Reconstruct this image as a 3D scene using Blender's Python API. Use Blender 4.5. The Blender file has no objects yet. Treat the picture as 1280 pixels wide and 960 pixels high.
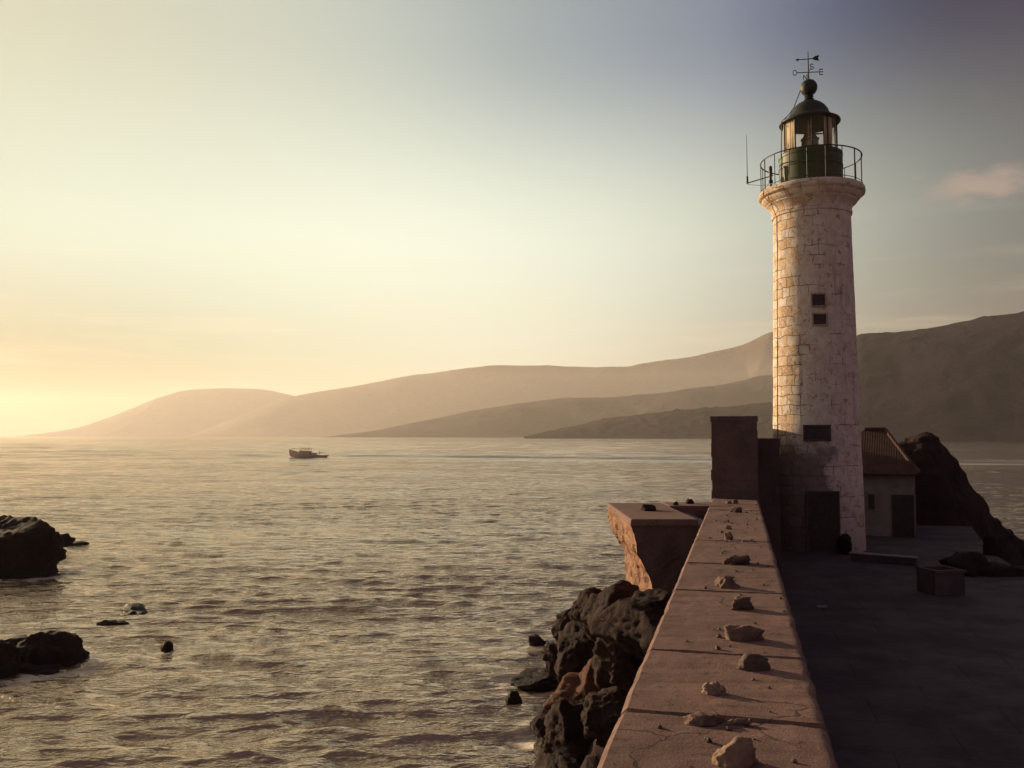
import bpy, math, random
import numpy as np
from mathutils import Vector, Matrix, noise

random.seed(7)
S = bpy.context.scene
COL = S.collection
R = math.radians

# ------------------------------------------------------------------ camera
EYE = 7.0
F = 1065.0
PITCH = math.atan(65 / F)
cd = bpy.data.cameras.new('camera')
cam = bpy.data.objects.new('camera', cd)
COL.objects.link(cam)
cam.location = (0, 0, EYE)
cam.rotation_euler = (math.pi / 2 + PITCH, 0, 0)
cd.sensor_width = 36.0
cd.lens = 36.0 * F / 1280.0
cd.clip_start = 0.05
cd.clip_end = 60000
S.camera = cam

# ------------------------------------------------------------------ sun, sky, exposure
SUN_AZ, SUN_EL = R(-50), R(12.0)
SUN = Vector((math.sin(SUN_AZ) * math.cos(SUN_EL), math.cos(SUN_AZ) * math.cos(SUN_EL), math.sin(SUN_EL)))
sd = bpy.data.lights.new('sun', 'SUN')
sd.energy = 4.8
sd.angle = R(0.53)
sd.color = (1.0, 0.73, 0.44)
sun = bpy.data.objects.new('sun', sd)
COL.objects.link(sun)
sun.rotation_euler = SUN.to_track_quat('Z', 'Y').to_euler()
sun.location = SUN * 60

S.view_settings.view_transform = 'Standard'
S.view_settings.look = 'None'
S.view_settings.exposure = 0.85
S.view_settings.gamma = 1.0
S.view_settings.use_curve_mapping = False
S.render.engine = 'CYCLES'
S.cycles.use_denoising = True
S.cycles.max_bounces = 6
S.cycles.volume_bounces = 0
S.cycles.sample_clamp_indirect = 6
S.cycles.sample_clamp_direct = 1.2


def lin(c):
    return tuple(((v / 255) / 12.92 if v / 255 <= 0.04045 else ((v / 255 + 0.055) / 1.055) ** 2.4) for v in c)


class NT:
    """small helper for wiring shader nodes"""
    def __init__(self, tree):
        self.t = tree

    def n(self, typ, ins=None, **kw):
        nd = self.t.nodes.new(typ)
        for k, v in kw.items():
            setattr(nd, k, v)
        if ins:
            for k, v in ins.items():
                self.set(nd.inputs[k], v)
        return nd

    def set(self, sock, v):
        if isinstance(v, bpy.types.NodeSocket):
            self.t.links.new(v, sock)
        else:
            if sock.type == 'RGBA' and len(v) == 3:
                v = (*v, 1)
            sock.default_value = v

    def m(self, op, a, b=None, c=None, clamp=False):
        nd = self.t.nodes.new('ShaderNodeMath')
        nd.operation = op
        nd.use_clamp = clamp
        for i, v in enumerate((a, b, c)):
            if v is not None:
                self.set(nd.inputs[i], v)
        return nd.outputs[0]

    def mr(self, v, a, b, c=0.0, d=1.0, smooth=True):
        nd = self.t.nodes.new('ShaderNodeMapRange')
        nd.interpolation_type = 'SMOOTHSTEP' if smooth else 'LINEAR'
        nd.clamp = True
        for i, x in zip(('Value', 'From Min', 'From Max', 'To Min', 'To Max'), (v, a, b, c, d)):
            self.set(nd.inputs[i], x)
        return nd.outputs[0]

    def mix(self, f, a, b, mode='MIX'):
        nd = self.t.nodes.new('ShaderNodeMix')
        nd.data_type = 'RGBA'
        nd.blend_type = mode
        self.set(nd.inputs[0], f)
        self.set(nd.inputs[6], a)
        self.set(nd.inputs[7], b)
        return nd.outputs[2]

    def ramp(self, f, stops, interp='LINEAR'):
        nd = self.t.nodes.new('ShaderNodeValToRGB')
        el = nd.color_ramp.elements
        nd.color_ramp.interpolation = interp
        while len(el) < len(stops):
            el.new(0.5)
        for e, (p, c) in zip(el, stops):
            e.position = p
            e.color = (*c, 1)
        self.set(nd.inputs[0], f)
        return nd.outputs[0]

    def noise(self, vec, scale, detail=4, rough=0.55, out=0, **kw):
        nd = self.n('ShaderNodeTexNoise', {'Vector': vec, 'Scale': scale, 'Detail': detail, 'Roughness': rough}, **kw)
        return nd.outputs[out]


W = bpy.data.worlds.new('World')
S.world = W
W.use_nodes = True
wt = W.node_tree
wt.nodes.clear()
q = NT(wt)
tc = q.n('ShaderNodeTexCoord')
nrm = q.n('ShaderNodeVectorMath', {0: tc.outputs['Generated']}, operation='NORMALIZE').outputs[0]
dot = q.n('ShaderNodeVectorMath', {0: nrm, 1: tuple(SUN)}, operation='DOT_PRODUCT').outputs['Value']
sep = q.n('ShaderNodeSeparateXYZ', {0: nrm})
ez = sep.outputs[2]
sf = q.m('MULTIPLY_ADD', dot, 0.5, 0.5)


def stops(lst):
    return [((s + 1) / 2, c) for s, c in lst]


# brightness of the sky by the cosine of the angle to the sun, at four heights (low sun in haze, violet sky behind)
low = q.ramp(sf, stops([(-1, (.215, .136, .19)), (-.2, (.20, .128, .175)), (0, (.15, .10, .115)), (.24, (.17, .14, .10)), (.47, (.66, .57, .42)), (.66, (1.0, .99, .74)), (.84, (.40, .50, .31)), (.95, (.04, .09, .02))]), 'B_SPLINE')
mid = q.ramp(sf, stops([(-1, (.20, .128, .182)), (-.2, (.19, .126, .175)), (0, (.11, .095, .125)), (.24, (.13, .165, .16)), (.47, (.68, .735, .62)), (.66, (.92, .99, .82)), (.8, (.92, .99, .80)), (.93, (.66, .78, .65)), (1, (.50, .62, .52))]), 'B_SPLINE')
high = q.ramp(sf, stops([(-1, (.19, .122, .178)), (-.2, (.15, .104, .158)), (0, (.03, .032, .075)), (.26, (.0, .0, .045)), (.37, (.04, .075, .16)), (.48, (.20, .245, .345)), (.66, (.344, .42, .438)), (.80, (.58, .635, .55)), (.93, (.60, .60, .44)), (1, (.60, .60, .44))]), 'B_SPLINE')
top = q.ramp(sf, stops([(-1, (.19, .122, .18)), (0, (.12, .088, .13)), (.22, (.09, .07, .10)), (.5, (.13, .11, .11)), (.8, (.36, .31, .24)), (1, (.8, .75, .55))]), 'B_SPLINE')
c = q.mix(q.mr(ez, 0.02, 0.23), low, mid)
c = q.mix(q.mr(ez, 0.21, 0.44), c, high)
c = q.mix(q.mr(ez, 0.43, 0.62), c, top)
# thin streaks of cloud low in the sky, and one small cloud on the right
stv = q.n('ShaderNodeMapping', {0: nrm, 'Scale': (2.2, 2.2, 26.0)}).outputs[0]
st = q.noise(stv, 1.6, 5, 0.6)
stm = q.m('MULTIPLY', q.mr(st, 0.48, 0.72), q.mr(ez, 0.30, 0.06))
c = q.mix(q.m('MULTIPLY', stm, 0.30), c, lin((252, 236, 200)), 'MIX')


def px_dir(px, py):
    u = (px - 640) / F
    v = -(py - 480) / F
    return Vector((u, math.cos(PITCH) - v * math.sin(PITCH), math.sin(PITCH) + v * math.cos(PITCH)))


cn = px_dir(1236, 228).normalized()
rt = Vector((cn.y, -cn.x, 0)).normalized()
dx = q.n('ShaderNodeVectorMath', {0: nrm, 1: tuple(rt)}, operation='DOT_PRODUCT').outputs['Value']
wob = q.noise(q.n('ShaderNodeMapping', {0: nrm, 'Scale': (1, 1, 2.2)}).outputs[0], 26, 6, 0.6)
wob2 = q.noise(nrm, 14, 4, 0.5)
dxa = q.m('DIVIDE', dx, 0.058)
dza = q.m('DIVIDE', q.m('SUBTRACT', ez, cn.z), 0.023)
rad = q.m('SQRT', q.m('ADD', q.m('POWER', dxa, 2), q.m('POWER', dza, 2)))
rad = q.m('ADD', rad, q.m('MULTIPLY', q.m('SUBTRACT', wob, 0.5), 2.2))
rad = q.m('ADD', rad, q.m('MULTIPLY', q.m('SUBTRACT', wob2, 0.5), 1.2))
front = q.mr(sep.outputs[1], 0.2, 0.4)
cm = q.m('MULTIPLY', q.m('MULTIPLY', q.mr(rad, 1.1, 0.15), front), 0.75)
c = q.mix(cm, c, lin((180, 158, 144)))
sky = q.n('ShaderNodeTexSky', sky_type='NISHITA', sun_disc=False, sun_elevation=SUN_EL, sun_rotation=SUN_AZ, air_density=1.4, dust_density=3.0)
cc = q.n('ShaderNodeVectorMath', {0: c, 1: (5.5, 5.5, 5.5)}, operation='MULTIPLY').outputs[0]
fin = q.mix(0.03, cc, sky.outputs[0])
bg = q.n('ShaderNodeBackground', {'Color': fin, 'Strength': 0.1})
q.n('ShaderNodeOutputWorld', {'Surface': bg.outputs[0]})


# ------------------------------------------------------------------ helpers
def at_z(px, py, z):
    d = px_dir(px, py)
    k = (z - EYE) / d.z
    return Vector((d.x * k, d.y * k, z))


def at_y(px, py, Y):
    d = px_dir(px, py)
    k = Y / d.y
    return Vector((d.x * k, Y, EYE + d.z * k))


class MB:
    """collects simple shapes into one mesh"""
    def __init__(self):
        self.v = []
        self.f = []

    def add(self, vs, fs):
        o = len(self.v)
        self.v += [tuple(p) for p in vs]
        self.f += [tuple(i + o for i in f) for f in fs]
        return self

    def box(self, c, s, rz=0.0, taper=1.0):
        cx, cy, cz = c
        hx, hy, hz = s[0] / 2, s[1] / 2, s[2] / 2
        vs = []
        for z, k in ((-hz, 1.0), (hz, taper)):
            for x, y in ((-hx, -hy), (hx, -hy), (hx, hy), (-hx, hy)):
                x, y = x * k, y * k
                vs.append((cx + x * math.cos(rz) - y * math.sin(rz), cy + x * math.sin(rz) + y * math.cos(rz), cz + z))
        return self.add(vs, [(3, 2, 1, 0), (4, 5, 6, 7), (0, 1, 5, 4), (1, 2, 6, 5), (2, 3, 7, 6), (3, 0, 4, 7)])

    def lathe(self, prof, n=48, c=(0, 0, 0), a0=0.0, a1=2 * math.pi, cap=True):
        full = abs(a1 - a0 - 2 * math.pi) < 1e-6
        m = n if full else n + 1
        vs, fs = [], []
        for r, z in prof:
            for i in range(m):
                a = a0 + (a1 - a0) * i / n
                vs.append((c[0] + r * math.cos(a), c[1] + r * math.sin(a), c[2] + z))
        for j in range(len(prof) - 1):
            for i in range(n):
                k = (i + 1) % m
                fs.append((j * m + i, j * m + k, (j + 1) * m + k, (j + 1) * m + i))
        if full and cap:
            fs.append(tuple(range(m - 1, -1, -1)))
            o = (len(prof) - 1) * m
            fs.append(tuple(o + i for i in range(m)))
        return self.add(vs, fs)

    def tube(self, pts, r, n=8, closed=False):
        pts = [Vector(p) for p in pts]
        N = len(pts)
        vs, fs = [], []
        prev = None
        for i, p in enumerate(pts):
            if closed:
                t = pts[(i + 1) % N] - pts[i - 1]
            else:
                t = pts[min(i + 1, N - 1)] - pts[max(i - 1, 0)]
            t.normalize()
            if prev is None:
                a = Vector((0, 0, 1)) if abs(t.z) < 0.9 else Vector((1, 0, 0))
                u = t.cross(a).normalized()
            else:
                u = (prev - t * prev.dot(t)).normalized()
            prev = u
            w = t.cross(u)
            rr = r[i] if isinstance(r, (list, tuple)) else r
            for k in range(n):
                a = 2 * math.pi * k / n
                vs.append(p + (u * math.cos(a) + w * math.sin(a)) * rr)
        for i in range(N if closed else N - 1):
            j = (i + 1) % N
            for k in range(n):
                l = (k + 1) % n
                fs.append((i * n + k, i * n + l, j * n + l, j * n + k))
        if not closed:
            fs.append(tuple(range(n - 1, -1, -1)))
            fs.append(tuple((N - 1) * n + k for k in range(n)))
        return self.add(vs, fs)

    def sphere(self, c, r, nu=24, nv=14, sz=1.0):
        prof = [(max(1e-4, r * math.sin(math.pi * j / nv)), -r * sz * math.cos(math.pi * j / nv)) for j in range(nv + 1)]
        return self.lathe(prof, nu, c, cap=False)

    def poly(self, outline, thick, origin, ux, uy):
        """flat outline with real thickness, spanned by ux and uy"""
        ux, uy = Vector(ux), Vector(uy)
        nn = ux.cross(uy).normalized() * thick / 2
        o = Vector(origin)
        n = len(outline)
        vs = [o + ux * a + uy * b + nn for a, b in outline] + [o + ux * a + uy * b - nn for a, b in outline]
        fs = [tuple(range(n)), tuple(range(2 * n - 1, n - 1, -1))]
        for i in range(n):
            j = (i + 1) % n
            fs.append((i, i + n, j + n, j))
        return self.add(vs, fs)

    def build(self, name, mat, parent=None, smooth=None, loc=None, bevel=0.0):
        me = bpy.data.meshes.new(name)
        me.from_pydata(self.v, [], self.f)
        me.update()
        if mat:
            me.materials.append(mat)
        o = bpy.data.objects.new(name, me)
        COL.objects.link(o)
        if parent:
            o.parent = parent
        if loc:
            o.location = loc
        if bevel:
            b = o.modifiers.new('bevel', 'BEVEL')
            b.width = bevel
            b.segments = 2
            b.limit_method = 'ANGLE'
        if smooth is not None:
            me.polygons.foreach_set('use_smooth', [True] * len(me.polygons))
            if smooth < 179:
                es = o.modifiers.new('smooth', 'EDGE_SPLIT')
                es.split_angle = R(smooth)
        return o


def tag(o, label=None, cat=None, group=None, kind=None):
    for k, v in (('label', label), ('category', cat), ('group', group), ('kind', kind)):
        if v:
            o[k] = v
    return o


def empty(name, loc, label, cat, rz=0.0, group=None):
    o = bpy.data.objects.new(name, None)
    COL.objects.link(o)
    o.location = loc
    o.rotation_euler.z = rz
    return tag(o, label, cat, group)


def fbm(p, oct=4, gain=0.5):
    s, a = 0.0, 1.0
    p = Vector(p)
    for _ in range(oct):
        s += a * noise.noise(p)
        p = p * 2.03 + Vector((3.1, 1.7, 5.3))
        a *= gain
    return s


# ------------------------------------------------------------------ materials
def mat(name):
    m = bpy.data.materials.new(name)
    m.use_nodes = True
    m.node_tree.nodes.clear()
    return m, NT(m.node_tree)


def finish(q, color, rough=0.85, bump=None, bstr=0.4, bdist=0.02, metal=0.0, spec=0.4, **kw):
    ins = {'Base Color': color, 'Roughness': rough, 'Metallic': metal, 'Specular IOR Level': spec}
    if bump is not None:
        b = q.n('ShaderNodeBump', {'Height': bump, 'Strength': bstr, 'Distance': bdist})
        ins['Normal'] = b.outputs[0]
    ins.update(kw)
    p = q.n('ShaderNodeBsdfPrincipled', ins)
    q.n('ShaderNodeOutputMaterial', {'Surface': p.outputs[0]})
    return p


def stained(name, ca, cb, scale=3.0, rough=0.85, bstr=0.4, bdist=0.02, metal=0.0, fine=40.0, cdark=None, spec=0.35):
    m, q = mat(name)
    co = q.n('ShaderNodeTexCoord').outputs['Object']
    n1 = q.noise(co, scale, 6, 0.6)
    n2 = q.noise(co, fine, 4, 0.6)
    col = q.mix(q.mr(n1, 0.35, 0.65), ca, cb)
    if cdark:
        n3 = q.noise(co, scale * 2.7, 5, 0.65)
        col = q.mix(q.mr(n3, 0.56, 0.70), col, cdark)
    col = q.mix(0.35, col, q.ramp(n2, [(0.3, (0.45, 0.45, 0.45)), (0.7, (1.0, 1.0, 1.0))]), 'MULTIPLY')
    h = q.m('ADD', q.m('MULTIPLY', n1, 0.6), q.m('MULTIPLY', n2, 0.4))
    finish(q, col, rough, h, bstr, bdist, metal, spec)
    return m


def rock_material(name, ca, cb):
    m, q = mat(name)
    geo = q.n('ShaderNodeNewGeometry')
    co = geo.outputs['Position']
    n1 = q.noise(co, 1.1, 6, 0.62)
    n2 = q.noise(co, 9.0, 6, 0.65)
    n3 = q.noise(co, 45.0, 3, 0.6)
    col = q.mix(q.mr(n1, 0.35, 0.66), ca, cb)
    col = q.mix(0.6, col, q.ramp(n2, [(0.3, (0.42, 0.40, 0.40)), (0.62, (1.0, 1.0, 1.0))]), 'MULTIPLY')
    z = q.n('ShaderNodeSeparateXYZ', {0: co}).outputs[2]
    zz = q.m('ADD', z, q.m('MULTIPLY', q.m('SUBTRACT', n2, 0.5), 0.9))
    wet = q.mr(zz, 0.75, 0.25)
    col = q.mix(q.m('MULTIPLY', wet, 0.65), col, (0.012, 0.010, 0.009))
    h = q.m('ADD', q.m('MULTIPLY', n2, 0.75), q.m('MULTIPLY', n3, 0.25))
    ro = q.m('SUBTRACT', 0.92, q.m('MULTIPLY', wet, 0.25))
    finish(q, col, ro, h, 0.9, 0.07, spec=0.15)
    return m


M = {}
M['concrete'] = None
m, q = mat('weathered concrete')
geo = q.n('ShaderNodeNewGeometry').outputs['Position']
n1 = q.noise(geo, 0.9, 6, 0.62)
n2 = q.noise(geo, 11, 6, 0.7)
n3 = q.noise(geo, 70, 4, 0.7)
col = q.mix(q.mr(n1, 0.3, 0.7), (0.215, 0.132, 0.112), (0.150, 0.092, 0.082))
col = q.mix(q.mr(n2, 0.55, 0.72), col, (0.075, 0.045, 0.038))
rotg = q.n('ShaderNodeMapping', {0: geo, 'Rotation': (0, 0, R(14.9)), 'Scale': (0.55, 5.0, 1.0)}).outputs[0]
stk = q.noise(rotg, 1.5, 6, 0.65)
col = q.mix(q.mr(stk, 0.46, 0.70, 0, 0.6), col, (0.085, 0.052, 0.045))
col = q.mix(q.mr(stk, 0.42, 0.28, 0, 0.5), col, (0.27, 0.17, 0.14))
cd_ = q.n('ShaderNodeVectorMath', {0: q.n('ShaderNodeTexNoise', {'Vector': geo, 'Scale': 3.0, 'Detail': 4.0}).outputs['Color'], 1: (0.35, 0.35, 0.35), 2: geo}, operation='MULTIPLY_ADD')
cv = q.n('ShaderNodeTexVoronoi', {'Vector': cd_.outputs[0], 'Scale': 0.85}, feature='DISTANCE_TO_EDGE').outputs['Distance']
crk = q.m('MULTIPLY', q.mr(cv, 0.009, 0.003), q.mr(q.noise(geo, 0.8, 2), 0.48, 0.56))
col = q.mix(q.m('MULTIPLY', crk, 0.8), col, (0.035, 0.024, 0.022))
lich = q.noise(geo, 5.5, 5, 0.7)
col = q.mix(q.mr(lich, 0.62, 0.70, 0, 0.6), col, (0.075, 0.055, 0.048))
spk = q.n('ShaderNodeTexVoronoi', {'Vector': geo, 'Scale': 42.0}).outputs['Distance']
col = q.mix(q.mr(spk, 0.16, 0.08), col, (0.24, 0.155, 0.125))
col = q.mix(0.55, col, q.ramp(n3, [(0.33, (0.45, 0.42, 0.40)), (0.62, (1.0, 1.0, 1.0))]), 'MULTIPLY')
h = q.m('ADD', q.m('MULTIPLY', n2, 0.45), q.m('MULTIPLY', n3, 0.55))
finish(q, col, 0.92, h, 0.55, 0.018, spec=0.2)
M['concrete'] = m

M['mortar'] = stained('dark joint filling', (0.055, 0.042, 0.036), (0.03, 0.024, 0.022), 8)
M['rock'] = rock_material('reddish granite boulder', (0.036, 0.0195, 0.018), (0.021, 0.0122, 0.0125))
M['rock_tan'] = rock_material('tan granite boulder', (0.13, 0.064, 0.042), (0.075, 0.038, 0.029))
M['rock_sea'] = rock_material('dark sea rock', (0.030, 0.0155, 0.014), (0.018, 0.011, 0.011))
M['pebble'] = stained('rough pale stone', (0.165, 0.100, 0.076), (0.105, 0.064, 0.051), 9, 0.9, 0.6, 0.01, fine=90)
m, q = mat('worn quay paving')
geo = q.n('ShaderNodeNewGeometry').outputs['Position']
gm_ = q.n('ShaderNodeMapping', {0: geo, 'Rotation': (0, 0, R(14.9))}).outputs[0]
bk = q.n('ShaderNodeTexBrick', {'Vector': gm_, 'Scale': 1.0, 'Mortar Size': 0.02, 'Mortar Smooth': 0.5, 'Brick Width': 1.9, 'Row Height': 1.25, 'Color1': (0, 0, 0, 1), 'Color2': (1, 1, 1, 1)})
n1 = q.noise(geo, 0.7, 6, 0.65)
n2 = q.noise(geo, 9, 6, 0.7)
col = q.mix(q.mr(n1, 0.35, 0.65), (0.055, 0.040, 0.050), (0.036, 0.026, 0.035))
col = q.mix(q.m('MULTIPLY', bk.outputs['Fac'], 0.7), col, (0.018, 0.013, 0.016))
col = q.mix(q.mr(n2, 0.55, 0.70, 0, 0.7), col, (0.028, 0.021, 0.027))
finish(q, col, q.mr(n1, 0.4, 0.6, 0.80, 0.97), q.m('SUBTRACT', n2, bk.outputs['Fac']), 0.6, 0.03)
M['ground'] = m
M['grey_stone'] = stained('dark grey stone', (0.100, 0.063, 0.054), (0.066, 0.043, 0.039), 9, 0.9, 0.6, 0.01, fine=90)
M['pale_stone'] = stained('pale sandy stone', (0.25, 0.16, 0.115), (0.17, 0.105, 0.08), 9, 0.9, 0.6, 0.01, fine=90)
M['iron'] = stained('dark painted iron', (0.030, 0.033, 0.030), (0.050, 0.042, 0.036), 10, 0.55, 0.3, 0.004)
M['green'] = stained('green painted metal', (0.040, 0.055, 0.018), (0.055, 0.068, 0.022), 4, 0.55, 0.3, 0.006, cdark=(0.034, 0.032, 0.022))
M['dome'] = stained('dull green roof metal', (0.020, 0.027, 0.021), (0.028, 0.032, 0.026), 5, 0.6, 0.3, 0.006)
M['dark_wood'] = stained('dark old wood', (0.060, 0.040, 0.040), (0.040, 0.027, 0.028), 7, 0.8)
M['opening'] = stained('dark window void', (0.012, 0.010, 0.011), (0.020, 0.016, 0.017), 6, 0.6)
M['render'] = stained('faded pale render', (0.27, 0.235, 0.225), (0.19, 0.165, 0.16), 1.6, 0.9, 0.4, 0.02, cdark=(0.18, 0.14, 0.13))
M['plaster'] = stained('old plaster surround', (0.40, 0.33, 0.28), (0.28, 0.22, 0.19), 5, 0.9)
M['dark_render'] = stained('stained dark render', (0.10, 0.074, 0.08), (0.065, 0.048, 0.055), 1.5, 0.9)  # also carries the painted shade of the house's right wall
M['shrub'] = stained('dark shrub leaves', (0.020, 0.024, 0.012), (0.035, 0.040, 0.020), 5, 0.7)
M['white_paint'] = stained('worn white paint', (0.62, 0.58, 0.52), (0.45, 0.42, 0.38), 3, 0.5)
M['hull'] = stained('dark hull paint', (0.60, 0.48, 0.40), (0.70, 0.58, 0.50), 2, 0.4)
M['cream'] = stained('cream lens housing', (0.42, 0.36, 0.33), (0.34, 0.29, 0.27), 4, 0.35)
M['curtain'] = stained('sun blind cloth', (0.80, 0.72, 0.58), (0.74, 0.62, 0.46), 5, 0.9)

# roof tiles
m, q = mat('red clay roof tiles')
co = q.n('ShaderNodeTexCoord').outputs['Object']
wv = q.n('ShaderNodeTexWave', {'Vector': co, 'Scale': 3.2, 'Distortion': 1.2}, wave_type='BANDS', bands_direction='X').outputs['Fac']
n1 = q.noise(co, 4, 5, 0.6)
col = q.mix(q.mr(n1, 0.35, 0.65), (0.062, 0.024, 0.018), (0.038, 0.017, 0.016))
finish(q, col, 0.9, q.m('ADD', q.m('MULTIPLY', wv, 0.7), n1), 0.45, 0.035)
M['tiles'] = m

# brick / stone of the tall wall
m, q = mat('rough stone block wall')
co = q.n('ShaderNodeTexCoord').outputs['Object']
n1 = q.noise(co, 2.0, 6, 0.62)
n2 = q.noise(co, 22, 5, 0.65)
col = q.mix(q.mr(n1, 0.3, 0.7), (0.135, 0.085, 0.080), (0.090, 0.057, 0.056))
col = q.mix(0.5, col, q.ramp(n2, [(0.3, (0.5, 0.5, 0.5)), (0.65, (1, 1, 1))]), 'MULTIPLY')
finish(q, col, 0.92, q.m('ADD', n1, n2), 0.7, 0.03)
M['stonewall'] = m

# orange crumbling masonry of the landing block
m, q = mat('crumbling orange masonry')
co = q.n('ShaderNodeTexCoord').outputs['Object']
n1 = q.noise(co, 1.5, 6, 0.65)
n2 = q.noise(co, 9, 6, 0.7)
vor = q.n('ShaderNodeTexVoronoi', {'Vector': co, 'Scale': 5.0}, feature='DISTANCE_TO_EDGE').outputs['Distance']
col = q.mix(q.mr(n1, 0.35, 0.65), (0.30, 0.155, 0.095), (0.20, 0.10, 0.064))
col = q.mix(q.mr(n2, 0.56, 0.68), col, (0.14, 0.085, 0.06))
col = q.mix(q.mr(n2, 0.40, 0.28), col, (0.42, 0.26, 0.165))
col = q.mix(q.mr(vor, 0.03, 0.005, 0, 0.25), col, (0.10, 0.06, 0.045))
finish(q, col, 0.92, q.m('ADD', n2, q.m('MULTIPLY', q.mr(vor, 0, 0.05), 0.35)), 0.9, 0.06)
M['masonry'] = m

# whitewashed tower stone, uses UV in metres (around, up)
m, q = mat('peeling whitewashed stone')
uv = q.n('ShaderNodeUVMap', uv_map='wrap').outputs[0]
pos = q.n('ShaderNodeTexCoord').outputs['Object']
wob = q.n('ShaderNodeTexNoise', {'Vector': pos, 'Scale': 2.3, 'Detail': 3.0}).outputs['Color']
off = q.n('ShaderNodeVectorMath', {0: wob, 1: (0.5, 0.5, 0.5)}, operation='SUBTRACT').outputs[0]
off = q.n('ShaderNodeVectorMath', {0: off, 'Scale': 0.2}, operation='SCALE').outputs[0]
uvw = q.n('ShaderNodeVectorMath', {0: uv, 1: off}, operation='ADD').outputs[0]
br = q.n('ShaderNodeTexBrick', {'Vector': uvw, 'Scale': 1.0, 'Mortar Size': 0.018, 'Mortar Smooth': 0.4, 'Brick Width': 0.56, 'Row Height': 0.37,
                                'Color1': (0, 0, 0, 1), 'Color2': (1, 1, 1, 1), 'Mortar': (0.5, 0.5, 0.5, 1)})
br.offset = 0.43
br.squash = 0.7
br.squash_frequency = 3
mort = br.outputs['Fac']
bid = br.outputs['Color']
n1 = q.noise(pos, 0.55, 6, 0.65)
n2 = q.noise(pos, 2.6, 6, 0.68)
n3 = q.noise(pos, 16, 5, 0.7)
n4 = q.noise(pos, 1.4, 5, 0.6)
usep = q.n('ShaderNodeSeparateXYZ', {0: uv})
# the seaward side has lost most of its coat: u=0 faces the sea
sea = q.mr(usep.outputs[0], 1.45, 2.3, 1.0, 0.0)
white = q.mix(q.mr(n2, 0.35, 0.68), (0.64, 0.56, 0.50), (0.49, 0.42, 0.375))
blk = q.mix(bid, (0.60, 0.46, 0.32), (0.40, 0.27, 0.18))
blk = q.mix(q.mr(n3, 0.45, 0.65), blk, (0.66, 0.55, 0.42))
sand = q.m('ADD', q.m('MULTIPLY', sea, 0.24), q.m('MULTIPLY', q.m('SUBTRACT', n2, 0.5), 1.3))
bare = q.mr(q.m('ADD', sand, q.m('MULTIPLY', q.m('SUBTRACT', q.n('ShaderNodeSeparateColor', {0: bid}).outputs[0], 0.5), 0.25)), 0.14, 0.24)
col = q.mix(bare, white, blk)
# bare joint lines
jm = q.m('MULTIPLY', mort, q.mr(q.m('ADD', n4, q.m('MULTIPLY', sea, 0.14)), 0.50, 0.62))
col = q.mix(q.m('MULTIPLY', jm, 0.8), col, (0.16, 0.10, 0.07))
# brown stains and runs
run = q.noise(q.n('ShaderNodeMapping', {0: uv, 'Scale': (2.6, 0.22, 1)}).outputs[0], 1.6, 5, 0.62)
col = q.mix(q.mr(run, 0.55, 0.74, 0, 0.55), col, (0.24, 0.165, 0.13))
spot = q.noise(pos, 4.4, 6, 0.72)
col = q.mix(q.mr(spot, 0.56, 0.66, 0, 0.75), col, (0.17, 0.115, 0.095))
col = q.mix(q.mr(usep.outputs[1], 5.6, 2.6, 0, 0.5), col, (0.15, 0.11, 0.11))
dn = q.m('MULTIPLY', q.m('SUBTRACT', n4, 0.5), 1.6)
low_patch = q.m('MULTIPLY', q.mr(q.m('ADD', usep.outputs[0], dn), 3.2, 2.9), q.mr(q.m('ADD', usep.outputs[1], q.m('MULTIPLY', dn, 1.6)), 6.9, 6.1))
col = q.mix(q.m('MULTIPLY', low_patch, 0.72), col, (0.11, 0.080, 0.082))  # one broad darker patch on the lower left of the shaft
h = q.m('SUBTRACT', q.m('ADD', q.m('MULTIPLY', n2, 0.5), q.m('MULTIPLY', n3, 0.3)), q.m('MULTIPLY', q.m('ADD', jm, q.m('MULTIPLY', mort, 0.25)), 0.9))
h = q.m('SUBTRACT', h, q.m('MULTIPLY', bare, 0.25))
finish(q, col, 0.9, h, 0.75, 0.035, spec=0.2)
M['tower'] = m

# lantern glass
m, q = mat('lantern glass')
gl = q.n('ShaderNodeBsdfGlossy', {'Color': (0.9, 0.9, 0.9), 'Roughness': 0.05})
tr = q.n('ShaderNodeBsdfTransparent', {'Color': (0.94, 0.93, 0.90)})
df = q.n('ShaderNodeBsdfTranslucent', {'Color': (0.85, 0.72, 0.55)})
lw = q.n('ShaderNodeLayerWeight', {'Blend': 0.25})
mx = q.n('ShaderNodeMixShader', {0: 0.10, 1: tr.outputs[0], 2: df.outputs[0]})
mx2 = q.n('ShaderNodeMixShader', {0: q.m('MULTIPLY', lw.outputs['Fresnel'], 0.3), 1: mx.outputs[0], 2: gl.outputs[0]})
q.n('ShaderNodeOutputMaterial', {'Surface': mx2.outputs[0]})
M['glass'] = m

# hills
def hill_material(name, ca, cb):
    m, q = mat(name)
    pos = q.n('ShaderNodeNewGeometry').outputs['Position']
    n1 = q.noise(pos, 0.0022, 6, 0.6)
    n2 = q.noise(pos, 0.016, 5, 0.65)
    col = q.mix(q.mr(n1, 0.35, 0.65), ca, cb)
    col = q.mix(q.mr(n2, 0.5, 0.72), col, tuple(x * 0.55 for x in ca))
    finish(q, col, 0.95, n2, 0.8, 14.0, spec=0.05)
    return m


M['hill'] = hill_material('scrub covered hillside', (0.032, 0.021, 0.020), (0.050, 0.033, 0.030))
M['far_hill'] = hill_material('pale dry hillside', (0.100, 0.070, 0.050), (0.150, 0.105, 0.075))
M['near_hill'] = hill_material('dark wooded hillside', (0.013, 0.009, 0.016), (0.020, 0.013, 0.023))

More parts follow.
